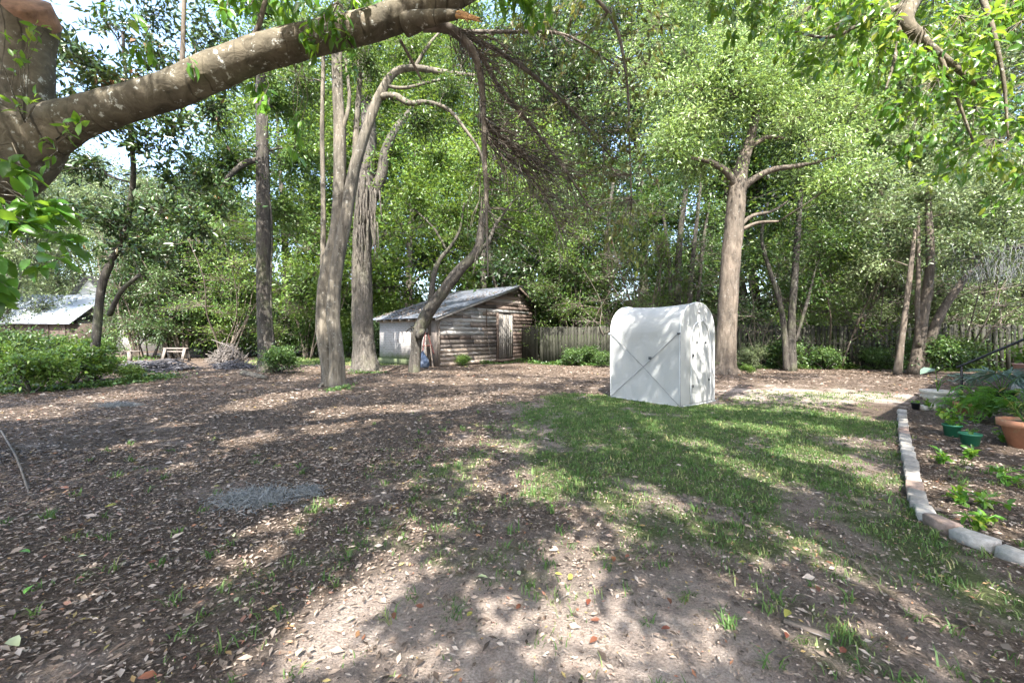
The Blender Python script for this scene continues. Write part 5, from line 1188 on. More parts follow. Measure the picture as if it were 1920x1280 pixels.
# ------------------------------------------------------------------ white fabric greenhouse
def fabric_mat(name, col, trans=0.28):
    m, nt, b, out = new_mat(name)
    v = coords(nt, 'Object')
    n1 = noise(nt, 2.6, 4, 0.55, v, 0.4); n2 = noise(nt, 160, 2, 0.5, v)
    r = ramp(nt, [(0.3, tuple(c*0.93 for c in col)), (0.7, col)]); nt.links.new(n1, r.inputs[0])
    dr = ramp(nt, [(0.60, (0, 0, 0)), (0.74, (1, 1, 1))]); nt.links.new(noise(nt, 3.3, 6, 0.7, coords(nt, 'Object', (1.5, 1.5, 0.8))), dr.inputs[0])
    c = mixc(nt, dr.outputs[0], r.outputs[0], tuple(c*0.86*k for c, k in zip(col, (1, 1, .96))))
    nt.links.new(c, b.inputs['Base Color']); b.inputs['Roughness'].default_value = 0.5; b.inputs['Specular IOR Level'].default_value = 0.35
    ad = N_(nt, 'ShaderNodeMath', operation='MULTIPLY_ADD', i_1=0.08); nt.links.new(n2, ad.inputs[0]); nt.links.new(n1, ad.inputs[2])
    bump(nt, ad.outputs[0], 0.35, 0.05, b)
    t = N_(nt, 'ShaderNodeBsdfTranslucent'); t.inputs['Color'].default_value = (*col, 1)
    mx = N_(nt, 'ShaderNodeMixShader', i_0=trans); nt.links.new(b.outputs[0], mx.inputs[1]); nt.links.new(t.outputs[0], mx.inputs[2]); nt.links.new(mx.outputs[0], out.inputs['Surface'])
    return m
M['fabric'] = fabric_mat('greenhouse_fabric', (0.46, 0.463, 0.452)); M['seam'] = plain('seam_tape', (0.22, 0.225, 0.23), 0.6, 0.2); M['toggle'] = plain('toggle', (0.05, 0.055, 0.06), 0.5, 0.2)
M['white_cord'] = plain('white_piping', (0.56, 0.57, 0.58), 0.5, 0.1)
GL, GW, GH, GE = 1.56, 1.22, 1.91, 1.35
gc0 = AT(1275, 762)
gh = empty('greenhouse', (gc0[0], gc0[1], float(gc0[2])), R(37.5), 'white fabric pop-up greenhouse with arched roof and zipped door standing on the grass', 'greenhouse')
# local x = across the front (to the right), local y = along the side (away)
def hw(z):
    if z <= GE: return GW/2*(1.0+0.012*math.sin(z*2.2))
    t = min(1.0, (z-GE)/(GH-GE)); return GW/2*max(0.0, math.cos(math.asin(t**1.12)))**0.92
rs = np.random.RandomState(61)
prof = [(-hw(z), z) for z in np.linspace(0, GE, 15)]+[(-hw(GE+(GH-GE)*math.sin(a)), GE+(GH-GE)*math.sin(a)) for a in np.linspace(0.06, math.pi/2, 15)]
prof = prof+[(-x, z) for x, z in prof[::-1][1:]]
NU = 26; V = []
for i in range(NU+1):
    y = GL*i/NU; sg = math.sin(math.pi*i/NU)
    for j, (x, z) in enumerate(prof):
        s_ = 1 if x > 0 else -1; wall = z < GE
        dx = 0.0; dz = 0.0
        if wall: dx = s_*(-0.035*sg*math.sin(math.pi*z/GE)+0.006*math.sin(11*z+5*y)+0.005*math.sin(17*y-3*z))
        else: dz = -0.030*sg*(1-abs(x)/(GW/2))-0.012*sg+0.003*math.sin(30*y)*abs(x); dx = s_*0.004*math.sin(14*y)
        V.append((GW/2+x+dx, y, z+dz))
m_ = len(prof); F = [[i*m_+j, i*m_+j+1, (i+1)*m_+j+1, (i+1)*m_+j] for i in range(NU) for j in range(m_-1)]
MB().add(V, None, [f[::-1] for f in F]).build('cover', M['fabric'], gh, True)
def end_panel(y, bulge, name):
    V = []; nz, nx_ = 30, 18
    for i in range(nz+1):
        z = GH*(1-(1-i/nz)**1.25); w = hw(min(z, GH-0.0005))
        for j in range(nx_+1):
            u = -1+2*j/nx_
            V.append((GW/2+u*w, y+bulge*(1-u*u)*(0.4+0.6*(1-z/GH))+0.007*math.sin(9*u+3*z)*(1-u*u)+0.010*math.sin(14*u+1.5*math.sin(3*z))*(1-u*u)*max(0, 1-z/1.3), z))
    F = [[i*(nx_+1)+j, i*(nx_+1)+j+1, (i+1)*(nx_+1)+j+1, (i+1)*(nx_+1)+j] for i in range(nz) for j in range(nx_)]
    return MB().add(V, None, F).build(name, M['fabric'], gh, True)
end_panel(0.0, -0.035, 'front_panel'); end_panel(GL, 0.03, 'back_panel')
# door: a slightly slack panel inside an arched zip
dw = 0.36; dcx = GW/2+0.05
def dprof(n=24):
    out = [(-dw, z) for z in np.linspace(0.04, 1.15, 8)]+[(-dw*math.cos(a), 1.15+0.42*math.sin(a)) for a in np.linspace(0.1, math.pi-0.1, n)]+[(dw, z) for z in np.linspace(1.15, 0.04, 8)]
    return out
def fy(x, z):
    u = (x-GW/2)/max(hw(min(z, GH-.01)), .05); u = max(-1, min(1, u))
    return -0.035*(1-u*u)*(0.4+0.6*(1-z/GH))+0.007*math.sin(9*u+3*z)*(1-u*u)+0.010*math.sin(14*u+1.5*math.sin(3*z))*(1-u*u)*max(0, 1-z/1.3)
zp = [np.array([dcx+x, fy(dcx+x, z)-0.018, z]) for x, z in dprof()]
V = []; nz, nx_ = 34, 16
for i in range(nz+1):
    z = 0.05+1.515*i/nz; w = dw if z < 1.15 else dw*math.sqrt(max(0.0004, 1-((z-1.15)/0.42)**2))
    for j in range(nx_+1):
        u = -1+2*j/nx_; x = dcx+u*w
        V.append((x, fy(x, z)-0.012-0.012*(1-u*u)+0.011*math.sin(9*u+5*z+2*math.sin(4*z))*(1-u*u), z))
dr = MB().add(V, None, [[i*(nx_+1)+j, i*(nx_+1)+j+1, (i+1)*(nx_+1)+j+1, (i+1)*(nx_+1)+j] for i in range(nz) for j in range(nx_)]).build('door', M['fabric'], gh, True)
MB().tube(np.array(zp), 0.011, 6).build('zip', M['white_cord'], dr, True)
MB().tube(np.array([p+np.array([0.018, -0.004, 0.0]) for p in zp]), 0.009, 5).build('zip_tape', M['seam'], dr, True)
for x, z in ((-0.16, 1.17), (0.14, 1.16), (-0.30, 0.93), (-0.31, 0.36), (0.28, 0.45)):
    MB().box((dcx+x, fy(dcx+x, z)-0.035, z), (0.022, 0.018, 0.05), 0).build('toggle', M['toggle'], dr)
# edge piping, crossing side poles, toggles, label, guy pegs
for y in (-0.004, GL+0.004):
    pts = np.array([(GW/2+x*1.006, y, z+0.003) for x, z in prof]); MB().tube(pts, 0.010, 6).build('arch_piping', M['white_cord'], gh, True)
for s, sx in ((-1, -0.004), (1, GW+0.004)):
    for rev in (0, 1):
        pts = []
        for t in np.linspace(0, 1, 22):
            yy = GL*(t if rev == 0 else 1-t); z = 0.02+t*(GE-0.02); sg = math.sin(math.pi*yy/GL)
            xw = (-s)*0.035*sg*math.sin(math.pi*z/GE)
            pts.append((GW/2+s*hw(z)+xw+s*0.010+s*0.006, yy, z))
        MB().tube(np.array(pts), 0.0058, 6).build('cross_pole', M['seam'], gh, True)
    for yy in (0.0, GL):
        MB().box((GW/2+s*(hw(GE)+0.02), yy+0.01, GE-0.02), (0.035, 0.05, 0.035)).build('corner_tie', M['toggle'] if yy == 0 else M['white_cord'], gh)
    MB().box((GW/2+s*(hw(0.9)-0.005), 0.62, 0.86), (0.03, 0.05, 0.05), 0.3).build('side_tie', M['toggle'], gh)
pts = np.array([(0.0-0.012, -0.012, z) for z in np.linspace(0.01, GE, 10)]); MB().tube(pts, 0.006, 6).build('corner_seam', M['seam'], gh, True)
lb = MB().box((GW/2+0.0, fy(GW/2, 1.75)-0.006, 1.735), (0.075, 0.008, 0.045)).build('maker_label', M['seam'], gh); lb['label'] = 'small grey label under the front peak'
MB().box((GW/2, fy(GW/2, 1.82)-0.008, 1.815), (0.012, 0.008, 0.05)).build('peak_loop', M['seam'], gh)
hem = np.array([(GW/2+x*1.01, -0.03+fy(GW/2+x, 0.02), 0.015) for x in np.linspace(-GW/2, GW/2, 14)]); MB().tube(hem, 0.016, 6).build('hem', M['fabric'], gh, True)
hem = np.array([(-0.012, y, 0.015) for y in np.linspace(0, GL, 14)]); MB().tube(hem, 0.014, 6).build('hem', M['fabric'], gh, True)
for x, y in ((-0.05, -0.07), (GW+0.05, -0.05), (-0.05, GL+0.03)):
    MB().tube(np.array([(x, y, 0.05), (x*0.98, y*0.98, -0.06)]), 0.006, 6).build('peg', M['toggle'], gh)

# ------------------------------------------------------------------ fence
fa = PX(1015, 690, 19.4)[:2]; fb = np.array([20.5, 15.0]); fa = np.array([fa[0], 19.4])
fd = unit(fb-fa); FL = float(np.linalg.norm(fb-fa))
fence = empty('picket_fence', (fa[0], fa[1], 0), math.atan2(fd[1], fd[0]), 'dark mossy wooden picket fence along the back of the yard', 'fence')
rs = np.random.RandomState(71); x = 0.0; pm = []
for q in range(4):
    hq = [1.74, 1.77, 1.72, 1.75][q]; mb = MB(); hx, hy = 0.068, 0.011
    mb.add([(-hx, -hy, 0), (hx, -hy, 0), (hx, -hy, hq-0.03), (hx-0.03, -hy, hq), (-hx+0.03, -hy, hq), (-hx, -hy, hq-0.03), (-hx, hy, 0), (hx, hy, 0), (hx, hy, hq-0.03), (hx-0.03, hy, hq), (-hx+0.03, hy, hq), (-hx, hy, hq-0.03)],
           None, [[0, 1, 2, 5], [5, 2, 3, 4], [7, 6, 11, 8], [8, 11, 10, 9], [0, 6, 7, 1], [1, 7, 8, 2], [2, 8, 9, 3], [3, 9, 10, 4], [4, 10, 11, 5], [5, 11, 6, 0]])
    pm.append(mb.mesh('picket'))
while x < FL:
    gap = 0.008 if x < 6.5 else (0.03 if x < 11 else 0.055)
    o = link('picket', pm[rs.randint(4)], M['fence_wood'], fence, (x, rs.uniform(-.006, .006), rs.uniform(-0.02, 0.02)))
    o.rotation_euler = (0, R(rs.normal(0, 0.5)), R(rs.normal(0, 1.0))); x += 0.136+gap*rs.uniform(0.5, 1.5)
for zz in (0.35, 1.0, 1.55): MB().box((FL/2, 0.042, zz), (FL, 0.045, 0.085)).build('rail', M['fence_wood'], fence)
for xx in np.arange(0.4, FL, 2.4): MB().box((xx, 0.11, 0.85), (0.09, 0.09, 1.72)).build('post', M['fence_wood'], fence)
fa2 = np.array([-0.2, 24.6]); fd2 = unit(fa-np.array([0.1, -0.3])-fa2); FL2 = float(np.linalg.norm(fa-fa2))-0.4
f2 = empty('picket_fence', (fa2[0], fa2[1], 0), math.atan2(fd2[1], fd2[0]), 'short run of dark fence receding behind the shed right corner', 'fence')
x = 0.0
while x < FL2:
    o = link('picket', pm[rs.randint(4)], M['fence_wood'], f2, (x, rs.uniform(-.006, .006), rs.uniform(-0.02, 0.02))); x += 0.145
for zz in (0.35, 1.55): MB().box((FL2/2, 0.042, zz), (FL2, 0.045, 0.085)).build('rail', M['fence_wood'], f2)

# ------------------------------------------------------------------ planting bed: brick edging, pots, plants, rail
def stone_mat(name, col, sp=0.35):
    m, nt, b, out = new_mat(name)
    n = noise(nt, 24, 5, 0.7, coords(nt, 'Object')); r = ramp(nt, [(0.3, tuple(c*(1-sp) for c in col)), (0.7, tuple(min(1, c*(1+sp)) for c in col))]); nt.links.new(n, r.inputs[0])
    mr = N_(nt, 'ShaderNodeMapRange'); nt.links.new(orand(nt), mr.inputs[0]); mr.inputs[3].default_value = 0.7; mr.inputs[4].default_value = 1.2
    hs = N_(nt, 'ShaderNodeHueSaturation'); nt.links.new(r.outputs[0], hs.inputs['Color']); nt.links.new(mr.outputs[0], hs.inputs['Value'])
    nt.links.new(hs.outputs[0], b.inputs['Base Color']); b.inputs['Roughness'].default_value = 0.92; bump(nt, n, 0.6, 0.006, b)
    return m
M['brick_pale'] = stone_mat('pale_brick', (0.27, 0.25, 0.225)); M['brick_red'] = stone_mat('worn_red_brick', (0.20, 0.145, 0.118)); M['concrete'] = stone_mat('concrete', (0.36, 0.34, 0.31))
def arc_pts(P, step):
    seg = np.linalg.norm(np.diff(P, axis=0), axis=1); s = np.concatenate([[0], np.cumsum(seg)]); t = np.arange(0, s[-1], step)
    return np.stack([np.interp(t, s, P[:, 0]), np.interp(t, s, P[:, 1])], 1)
bl, _ = smooth_path(np.c_[BED_LINE, np.zeros(len(BED_LINE))], np.ones(len(BED_LINE)), 0.08); bl = arc_pts(bl[:, :2], 0.205)
edging = empty('brick_edging', (bl[0][0], bl[0][1], 0), 0, 'curved row of worn pale bricks edging the planting bed', 'edging')
rs = np.random.RandomState(81)
for i in range(len(bl)-1):
    c = (bl[i]+bl[i+1])/2; d = bl[i+1]-bl[i]; a = math.atan2(d[1], d[0])
    h = rs.uniform(0.055, 0.08); L, Wb = 0.195*rs.uniform(0.93, 1.0), 0.10*rs.uniform(0.95, 1.1)
    mb = MB(); b_ = 0.008; hx, hy = L/2, Wb/2
    mb.add([(sx*hx, sy*hy, -0.03) for sx, sy in ((-1, -1), (1, -1), (1, 1), (-1, 1))]+[(sx*hx, sy*hy, h-b_) for sx, sy in ((-1, -1), (1, -1), (1, 1), (-1, 1))]+[(sx*(hx-b_), sy*(hy-b_), h+rs.uniform(-.004, .004)) for sx, sy in ((-1, -1), (1, -1), (1, 1), (-1, 1))],
           None, [[0, 1, 5, 4], [1, 2, 6, 5], [2, 3, 7, 6], [3, 0, 4, 7], [4, 5, 9, 8], [5, 6, 10, 9], [6, 7, 11, 10], [7, 4, 8, 11], [8, 9, 10, 11], [3, 2, 1, 0]])
    o = mb.build('brick', M['brick_red'] if rs.rand() < 0.12 else M['brick_pale'], edging, False, (c[0]-bl[0][0], c[1]-bl[0][1], float(gz(c[0], c[1]))))
    o.rotation_euler = (R(rs.normal(0, 3)), R(rs.normal(0, 2.5)), a+R(rs.normal(0, 4)))
M['terracotta'] = plain('terracotta', (0.36, 0.165, 0.095), 0.85, 0.25, 9, dirt=(0.38, 0.35, 0.20)); M['green_plastic'] = plain('green_plastic', (0.022, 0.13, 0.07), 0.45, 0.25, 6)
M['black_plastic'] = plain('black_plastic', (0.015, 0.017, 0.020), 0.5, 0.3); M['urn_stone'] = plain('urn_stone', (0.48, 0.45, 0.40), 0.9, 0.2, 16, bumpd=0.006, dirt=(0.33, 0.31, 0.25)); M['potting_soil'] = plain('potting_soil', (0.05, 0.036, 0.028), 0.95, 0.5, 40, bumpd=0.02)
M['iron'] = plain('black_iron', (0.018, 0.018, 0.020), 0.5, 0.3); M['peach_pot'] = plain('peach_pot', (0.46, 0.27, 0.22), 0.7, 0.15)
def pot(name, pos, r0, r1, h, mat, label, rim=0.006, band=0.022, sunk=0.01, group='potted plants in the bed'):
    root = empty(name, (pos[0], pos[1], float(gz(pos[0], pos[1]))-sunk), 0, label, 'pot', group)
    MB().lathe([(0.0, 0.0), (r0, 0.0), (r0+(r1-r0)*(h-band)/h, h-band), (r1+rim, h-band), (r1+rim*1.15, h), (r1, h), (r1-0.012, h-0.04), (0.0, h-0.04)], 28).build('body', mat, root, False)
    MB().lathe([(r1-0.016, h-0.035), (r1*0.6, h-0.025), (0.0, h-0.02)], 20, wob=0.02).build('soil', M['potting_soil'], root, True)
    return root
def P2(px, py): return AT(px, py)
p_green1 = pot('plant_pot', P2(1785, 819), 0.065, 0.088, 0.155, M['green_plastic'], 'left green plastic pot holding a leafy sprig')
p_green2 = pot('plant_pot', P2(1819, 834), 0.072, 0.094, 0.145, M['green_plastic'], 'right green plastic pot, nearly empty, near the terracotta pot')
p_terra = pot('plant_pot', P2(1926, 840), 0.14, 0.215, 0.32, M['terracotta'], 'large lichen stained terracotta pot at the right edge', 0.018, 0.075)
p_black = pot('plant_pot', P2(1717, 769), 0.045, 0.06, 0.13, M['black_plastic'], 'small black plastic pot at the far corner of the bricks')
p_orange = pot('plant_pot', P2(1812, 776), 0.10, 0.14, 0.19, M['terracotta'], 'orange clay pot half hidden behind the fern', 0.015, 0.05)
p_palm = pot('plant_pot', P2(1878, 762), 0.15, 0.19, 0.30, M['black_plastic'], 'dark pot holding the fan palm')
p_peach = pot('plant_pot', P2(1925, 748), 0.14, 0.19, 0.26, M['peach_pot'], 'pink clay pot raised on the block at the right edge'); p_peach.location.z = 0.46
p_ur = P2(1758, 763)
urn = empty('stone_urn', (p_ur[0], p_ur[1], float(gz(p_ur[0], p_ur[1]))-0.01), 0, 'pale carved stone urn planter behind the bricks', 'urn')
MB().lathe([(0, 0), (0.145, 0), (0.15, 0.05), (0.10, 0.08), (0.105, 0.10), (0.185, 0.15), (0.215, 0.22), (0.205, 0.255), (0.235, 0.275), (0.24, 0.315), (0.215, 0.32), (0.20, 0.28), (0, 0.28)], 30).build('body', M['urn_stone'], urn, True)
for q in range(10):
    a = q*2*math.pi/10; MB().lathe([(0.0, -0.03), (0.022, -0.015), (0.028, 0.0), (0.02, 0.02), (0.0, 0.03)], 8, (0.208*math.cos(a), 0.208*math.sin(a), 0.205)).build('carved_boss', M['urn_stone'], urn, True)
blk = P2(1925, 752); o = MB().box((0, 0, 0.21), (0.42, 0.36, 0.44), 0.6).build('concrete_block', M['concrete'], None, False, (blk[0], blk[1], 0)); tag(o, 'weathered concrete block under the pink pot at the right edge', 'block')
slab = P2(1745, 768); o = MB().box((0, 0, 0.035), (0.5, 0.18, 0.09), 0.25).build('paving_slab', M['concrete'], None, False, (slab[0], slab[1], 0)); tag(o, 'grey slab lying beside the small black pot', 'slab')
# plants
def plant(name, pos, z0, label, cat='plant'):
    return empty(name, (pos[0], pos[1], float(gz(pos[0], pos[1]))+z0), 0, label, cat)
def frond(lv, wd, rs, base, d, L, up, n, ll):
    t = np.linspace(0, 1, 14); P = base+d*(L*t)[:, None]+np.array([0, 0, 1.0])*(up*L*(t-1.05*t**2.2))[:, None]
    wd.tube(P, np.linspace(0.004, 0.0012, 14), 4)
    T = np.gradient(P, axis=0); side = unit(np.cross(T, [0, 0, 1.0]))
    for s in (-1, 1):
        q = np.linspace(0.12, 0.99, n); pts = np.stack([np.interp(q, t, P[:, k]) for k in range(3)], 1); sd_ = np.stack([np.interp(q, t, side[:, k]) for k in range(3)], 1); tt = np.stack([np.interp(q, t, T[:, k]) for k in range(3)], 1)
        S = ll*np.sin(np.pi*np.clip(q*0.9+0.12, 0, 1))**0.7; lv.add(pts, sd_*s+unit(tt)*0.35+rs.normal(0, 0.06, pts.shape)+[0, 0, -0.15], rs.normal(0, 0.2, pts.shape)+[0, 0, 1], S, S*0.24, np.clip(rs.normal(0.55, 0.25, len(pts)), 0, 1))
rs = np.random.RandomState(91)
fp = P2(1855, 790); fern = plant('fern', fp, 0.0, 'bright green arching fern in the middle of the bed'); 
for q in range(26):
    lv = Leaves(); wd = MB(); a = q*2.4; frond(lv, wd, rs, np.array([0, 0, 0.05]), np.array([math.cos(a), math.sin(a), 0]), rs.uniform(0.34, 0.60), rs.uniform(1.4, 3.6), 28, 0.095)
    V_, f_, _4, k_ = leaf_arrays(*(np.concatenate(w_) for w_ in (lv.P, lv.D, lv.N, lv.S, lv.W))); wd.add(V_, f_, None, np.repeat(np.concatenate(lv.T), k_)); wd.build('frond', M['leaf_fern'], fern)
fp = P2(1790, 772); fern = plant('fern', fp, 0.0, 'smaller light fern beside the orange clay pot'); 
for q in range(14):
    lv = Leaves(); wd = MB(); a = q*2.4; frond(lv, wd, rs, np.array([0, 0, 0.05]), np.array([math.cos(a), math.sin(a), 0]), rs.uniform(0.22, 0.36), rs.uniform(1.0, 2.3), 20, 0.07)
    V_, f_, _4, k_ = leaf_arrays(*(np.concatenate(w_) for w_ in (lv.P, lv.D, lv.N, lv.S, lv.W))); wd.add(V_, f_, None, np.repeat(np.concatenate(lv.T), k_)); wd.build('frond', M['leaf_fern'], fern)
pp = P2(1878, 762); palm = plant('fan_palm', pp, 0.26, 'blue green fan palm in the dark pot'); 
for q in range(9):
    a = q*2.4+0.3; d = np.array([math.cos(a)*0.8, math.sin(a)*0.8, 0.9+rs.uniform(-.4, .3)]); d = unit(d); L = rs.uniform(0.28, 0.5); hub = d*L; lv = Leaves(); wd = MB()
    wd.tube(np.array([[0, 0, 0], d*L*0.5+[0, 0, 0.04], hub]), [0.008, 0.006, 0.005], 5)
    s = unit(np.cross(d, [0, 0, 1.0])); u = np.cross(s, d); k = 17; ang = np.linspace(-2.0, 2.0, k)
    D = np.cos(ang)[:, None]*d+np.sin(ang)[:, None]*s+rs.normal(0, 0.05, (k, 3))-[0, 0, 0.35]
    lv.add(np.repeat(hub[None], k, 0), D, np.repeat(u[None], k, 0)+rs.normal(0, 0.1, (k, 3)), rs.uniform(0.26, 0.36, k), 0.030, np.clip(rs.normal(0.6, 0.25, k), 0, 1))
    fr = link('fan_leaf', lv.mesh('fan_leaf', True, 0.25, 0.25), M['leaf_blue'], palm); wd.build('stalk', M['leaf_fern'], fr)
def sprig_plant(name, pos, z0, h, n, leaf, mat, label, stems=6, wr=0.5):
    root = plant(name, pos, z0, label); lv = Leaves(); wd = MB()
    for q in range(stems):
        a = q*2.4+rs.rand(); d = unit(np.array([math.cos(a)*0.55, math.sin(a)*0.55, 1.0])); L = h*rs.uniform(0.6, 1.05)
        p, r = smooth_path([np.array([0, 0, -0.02]), d*L*0.5+rs.normal(0, 0.02, 3), d*L+rs.normal(0, 0.03, 3)], [0.006, 0.004, 0.002], 0.05); wd.tube(p, r, 5)
        t = rs.uniform(0.25, 1, n); P = np.stack([np.interp(t, np.linspace(0, 1, len(p)), p[:, k]) for k in range(3)], 1)
        D = rs.normal(0, 0.7, (n, 3))+[0, 0, 0.1]; S = leaf*rs.uniform(0.6, 1.2, n); lv.add(P, D, rs.normal(0, 0.35, (n, 3))+[0, -0.2, 0.9], S, S*wr, np.clip(rs.normal(0.55, 0.25, n), 0, 1))
    wd.build('stalk', M['leaf_fern'], root); link('foliage', lv.mesh('foliage', True), mat, root)
    return root
sprig_plant('potted_plant', P2(1785, 819), 0.12, 0.30, 10, 0.085, M['leaf_near'], 'leafy plant growing in the left green pot', 7)
sprig_plant('potted_plant', P2(1819, 834), 0.10, 0.10, 4, 0.05, M['leaf_near'], 'tiny seedling in the right green pot', 3)
sprig_plant('potted_plant', P2(1926, 840), 0.27, 0.42, 7, 0.12, M['leaf_dry'], 'dry straggly stalks in the large terracotta pot', 6, 0.25)
sprig_plant('potted_plant', P2(1717, 769), 0.09, 0.10, 5, 0.05, M['leaf_near'], 'small sprout in the small black pot', 3)
sprig_plant('potted_plant', P2(1812, 776), 0.15, 0.34, 9, 0.10, M['leaf_near'], 'leafy plant in the orange clay pot', 7)
sprig_plant('potted_plant', P2(1925, 748)+np.array([0, 0, 0.46]), 0.68, 0.45, 9, 0.13, M['leaf_bright'], 'leafy plant in the raised pink pot', 7)
# broad pale leaves in the urn
ul = plant('potted_plant', p_ur, 0.28, 'broad pale leaved plant growing in the stone urn'); lv = Leaves(); wd = MB()
for dx, dy, hz, S in ((-0.16, -0.05, 0.42, 0.30), (0.18, -0.02, 0.30, 0.28), (0.05, 0.1, 0.22, 0.22), (0.30, 0.05, 0.20, 0.24)):
    e = np.array([dx*0.7, dy, hz]); p, r = smooth_path([np.zeros(3), e*[0.4, 0.4, 0.7], e], [0.006, 0.005, 0.004], 0.05); wd.tube(p, r, 5)
    lv.add(e[None], np.array([[np.sign(dx), -0.2, -0.1]]), np.array([[0.1, -0.25, 1.0]]), S, S*0.6, 0.9)
wd.build('stalk', M['leaf_fern'], ul); link('foliage', lv.mesh('foliage', True, 0.08, 0.15), M['leaf_blue'], ul)
for i, (px, py, h, lab) in enumerate(((1768, 868, 0.16, 'small weed in the bed below the left green pot'), (1815, 862, 0.13, 'low spreading weed below the right green pot'), (1830, 985, 0.14, 'leafy weed just inside the brick curve'), (1890, 905, 0.15, 'weed at the right edge of the bed below the terracotta pot'),
                                      (1800, 940, 0.14, 'small weed in the middle of the sunny mulch'), (1850, 950, 0.1, 'tiny weed right of the middle of the sunny mulch'), (1740, 770, 0.22, 'leafy weed beside the grey slab'), (1830, 795, 0.3, 'pale stalked plant between the green pots and the fern'), (1880, 830, 0.16, 'weed left of the terracotta pot'))):
    sprig_plant('weed', P2(px, py), 0.0, h, 7, 0.07, M['leaf_near'], lab, 6)
# iron handrail
hb = np.array([(1803-CX)/FPX*7.7, 7.7, 0.0]); pd = unit(np.array([0.64, -0.77, 0]))
rail = empty('handrail', tuple(hb), 0, 'black iron handrail rising to the right behind the pots', 'handrail')
zt = CH-53/FPX*7.7; t = MB(); t.tube(np.array([[0, 0, -0.05], [0, 0, zt-0.02]]), 0.020, 10); t.build('post', M['iron'], rail, True)
t = MB(); p, r = smooth_path([np.array([-0.03, 0.04, zt-0.02]), np.array([0.0, 0, zt]), pd*0.75+[0, 0, zt+0.50], pd*2.2+[0, 0, zt+1.46]], [0.022]*4, 0.1); t.tube(p, r, 10); t.build('rail', M['iron'], rail, True)
t = MB(); t.tube(np.array([pd*2.1+[0, 0, -0.05], pd*2.1+[0, 0, zt+1.38]]), 0.020, 10); t.build('post', M['iron'], rail, True)

# ------------------------------------------------------------------ the house beside the bed (just out of frame; its eave shades the bed)
M['siding'] = plain('white_siding', (0.62, 0.61, 0.58), 0.7, 0.06, 3); M['shingle'] = plain('shingle', (0.10, 0.095, 0.09), 0.9, 0.4, 18, bumpd=0.01); M['glass'] = plain('window_glass', (0.03, 0.04, 0.05), 0.08, 0.1, spec=0.8); M['trim'] = plain('white_trim', (0.72, 0.72, 0.70), 0.6, 0.05)
ea = np.array([5.45, 3.84]); eb = np.array([9.95, 7.60]); ed = unit(eb-ea)
hs = empty('house', (ea[0], ea[1], 0), math.atan2(ed[1], ed[0]), 'white sided house beside the planting bed, out of frame at the right', 'house')
HL, HD = 13.0, 8.0    # local x along the eave, house on the -y side
b_ = MB().box((0.35+HL/2-.35, -0.55-HD/2, 1.42), (HL-0.7, HD, 2.9)); b_.build('wall', M['siding'], hs)
for i in range(14): sbox('siding_board', (HL/2, -0.54, 0.25+i*0.19), (HL-0.7, 0.03, 0.17), M['siding'], hs)
mb = MB(); mb.add([(0, 0, 2.92), (HL, 0, 2.92), (HL, -0.55-HD/2, 5.2), (0, -0.55-HD/2, 5.2), (0, -HD-1.1, 2.92), (HL, -HD-1.1, 2.92), (0, 0, 3.05), (HL, 0, 3.05), (HL, -0.55-HD/2, 5.35), (0, -0.55-HD/2, 5.35), (0, -HD-1.1, 3.05), (HL, -HD-1.1, 3.05)], None,
                  [[6, 9, 8, 7], [8, 9, 10, 11], [0, 1, 2, 3], [3, 2, 5, 4], [0, 6, 7, 1], [4, 5, 11, 10], [0, 3, 9, 6], [3, 4, 10, 9], [1, 7, 8, 2], [2, 8, 11, 5]]); mb.build('roof', M['shingle'], hs)
for wx in (2.4, 8.5):
    w = sbox('window', (wx, -0.5, 1.6), (1.1, 0.06, 1.4), M['trim'], hs); sbox('pane', (wx, -0.465, 1.6), (0.95, 0.02, 1.22), M['glass'], w)
d_ = sbox('door', (5.2, -0.5, 1.45), (0.95, 0.05, 2.1), M['trim'], hs)

# ------------------------------------------------------------------ neighbours seen through the trees
def house(px, Y, w, d, hwall, hroof, rz, label, wallm, roofm, wins=(), gable=True):
    x = (px-CX)/FPX*Y; h = empty('neighbour_house', (x, Y, 0), R(rz), label, 'house', 'neighbouring buildings')
    MB().box((0, 0, hwall/2), (w, d, hwall)).build('wall', wallm, h)
    o = 0.35
    if gable:   # gable faces the viewer
        MB().add([(-w/2, -d/2+.01, hwall), (w/2, -d/2+.01, hwall), (0, -d/2+.01, hwall+hroof), (-w/2, d/2-.01, hwall), (w/2, d/2-.01, hwall), (0, d/2-.01, hwall+hroof)], [[0, 1, 2], [4, 3, 5]], [[0, 3, 4, 1]]).build('gable', wallm, h)
        k = hroof/(w/2)
        for s in (-1, 1):
            v = [(s*(w/2+o), -d/2-o, hwall-o*k), (0, -d/2-o, hwall+hroof), (0, d/2+o, hwall+hroof), (s*(w/2+o), d/2+o, hwall-o*k)]; v = v+[(a, b, c+0.14) for a, b, c in v]
            MB().hexa(v).build('roof', roofm, h)
    else:
        for s in (-1, 1):
            v = [(-w/2-o, s*(d/2+o), hwall-0.12), (w/2+o, s*(d/2+o), hwall-0.12), (w/2+o, 0, hwall+hroof), (-w/2-o, 0, hwall+hroof)]; v = v+[(a, b, c+0.12) for a, b, c in v]
            MB().hexa(v).build('roof', roofm, h)
    for wx, wz, ww, wh in wins:
        win = MB().box((wx, -d/2-0.03, wz), (ww+0.2, 0.06, wh+0.2)).build('window', M['trim'], h); MB().box((wx, -d/2-0.07, wz), (ww, 0.03, wh)).build('pane', M['glass'], win)
    return h
M['blue_roof'] = plain('pale_blue_roof', (0.50, 0.55, 0.62), 0.5, 0.06, 2)
house(275, 40, 7.5, 9, 3.0, 3.4, -12, 'white gabled house behind the left thicket', M['siding'], M['shingle'], ((-1.8, 1.6, 0.9, 1.4), (1.6, 1.6, 0.9, 1.4)))
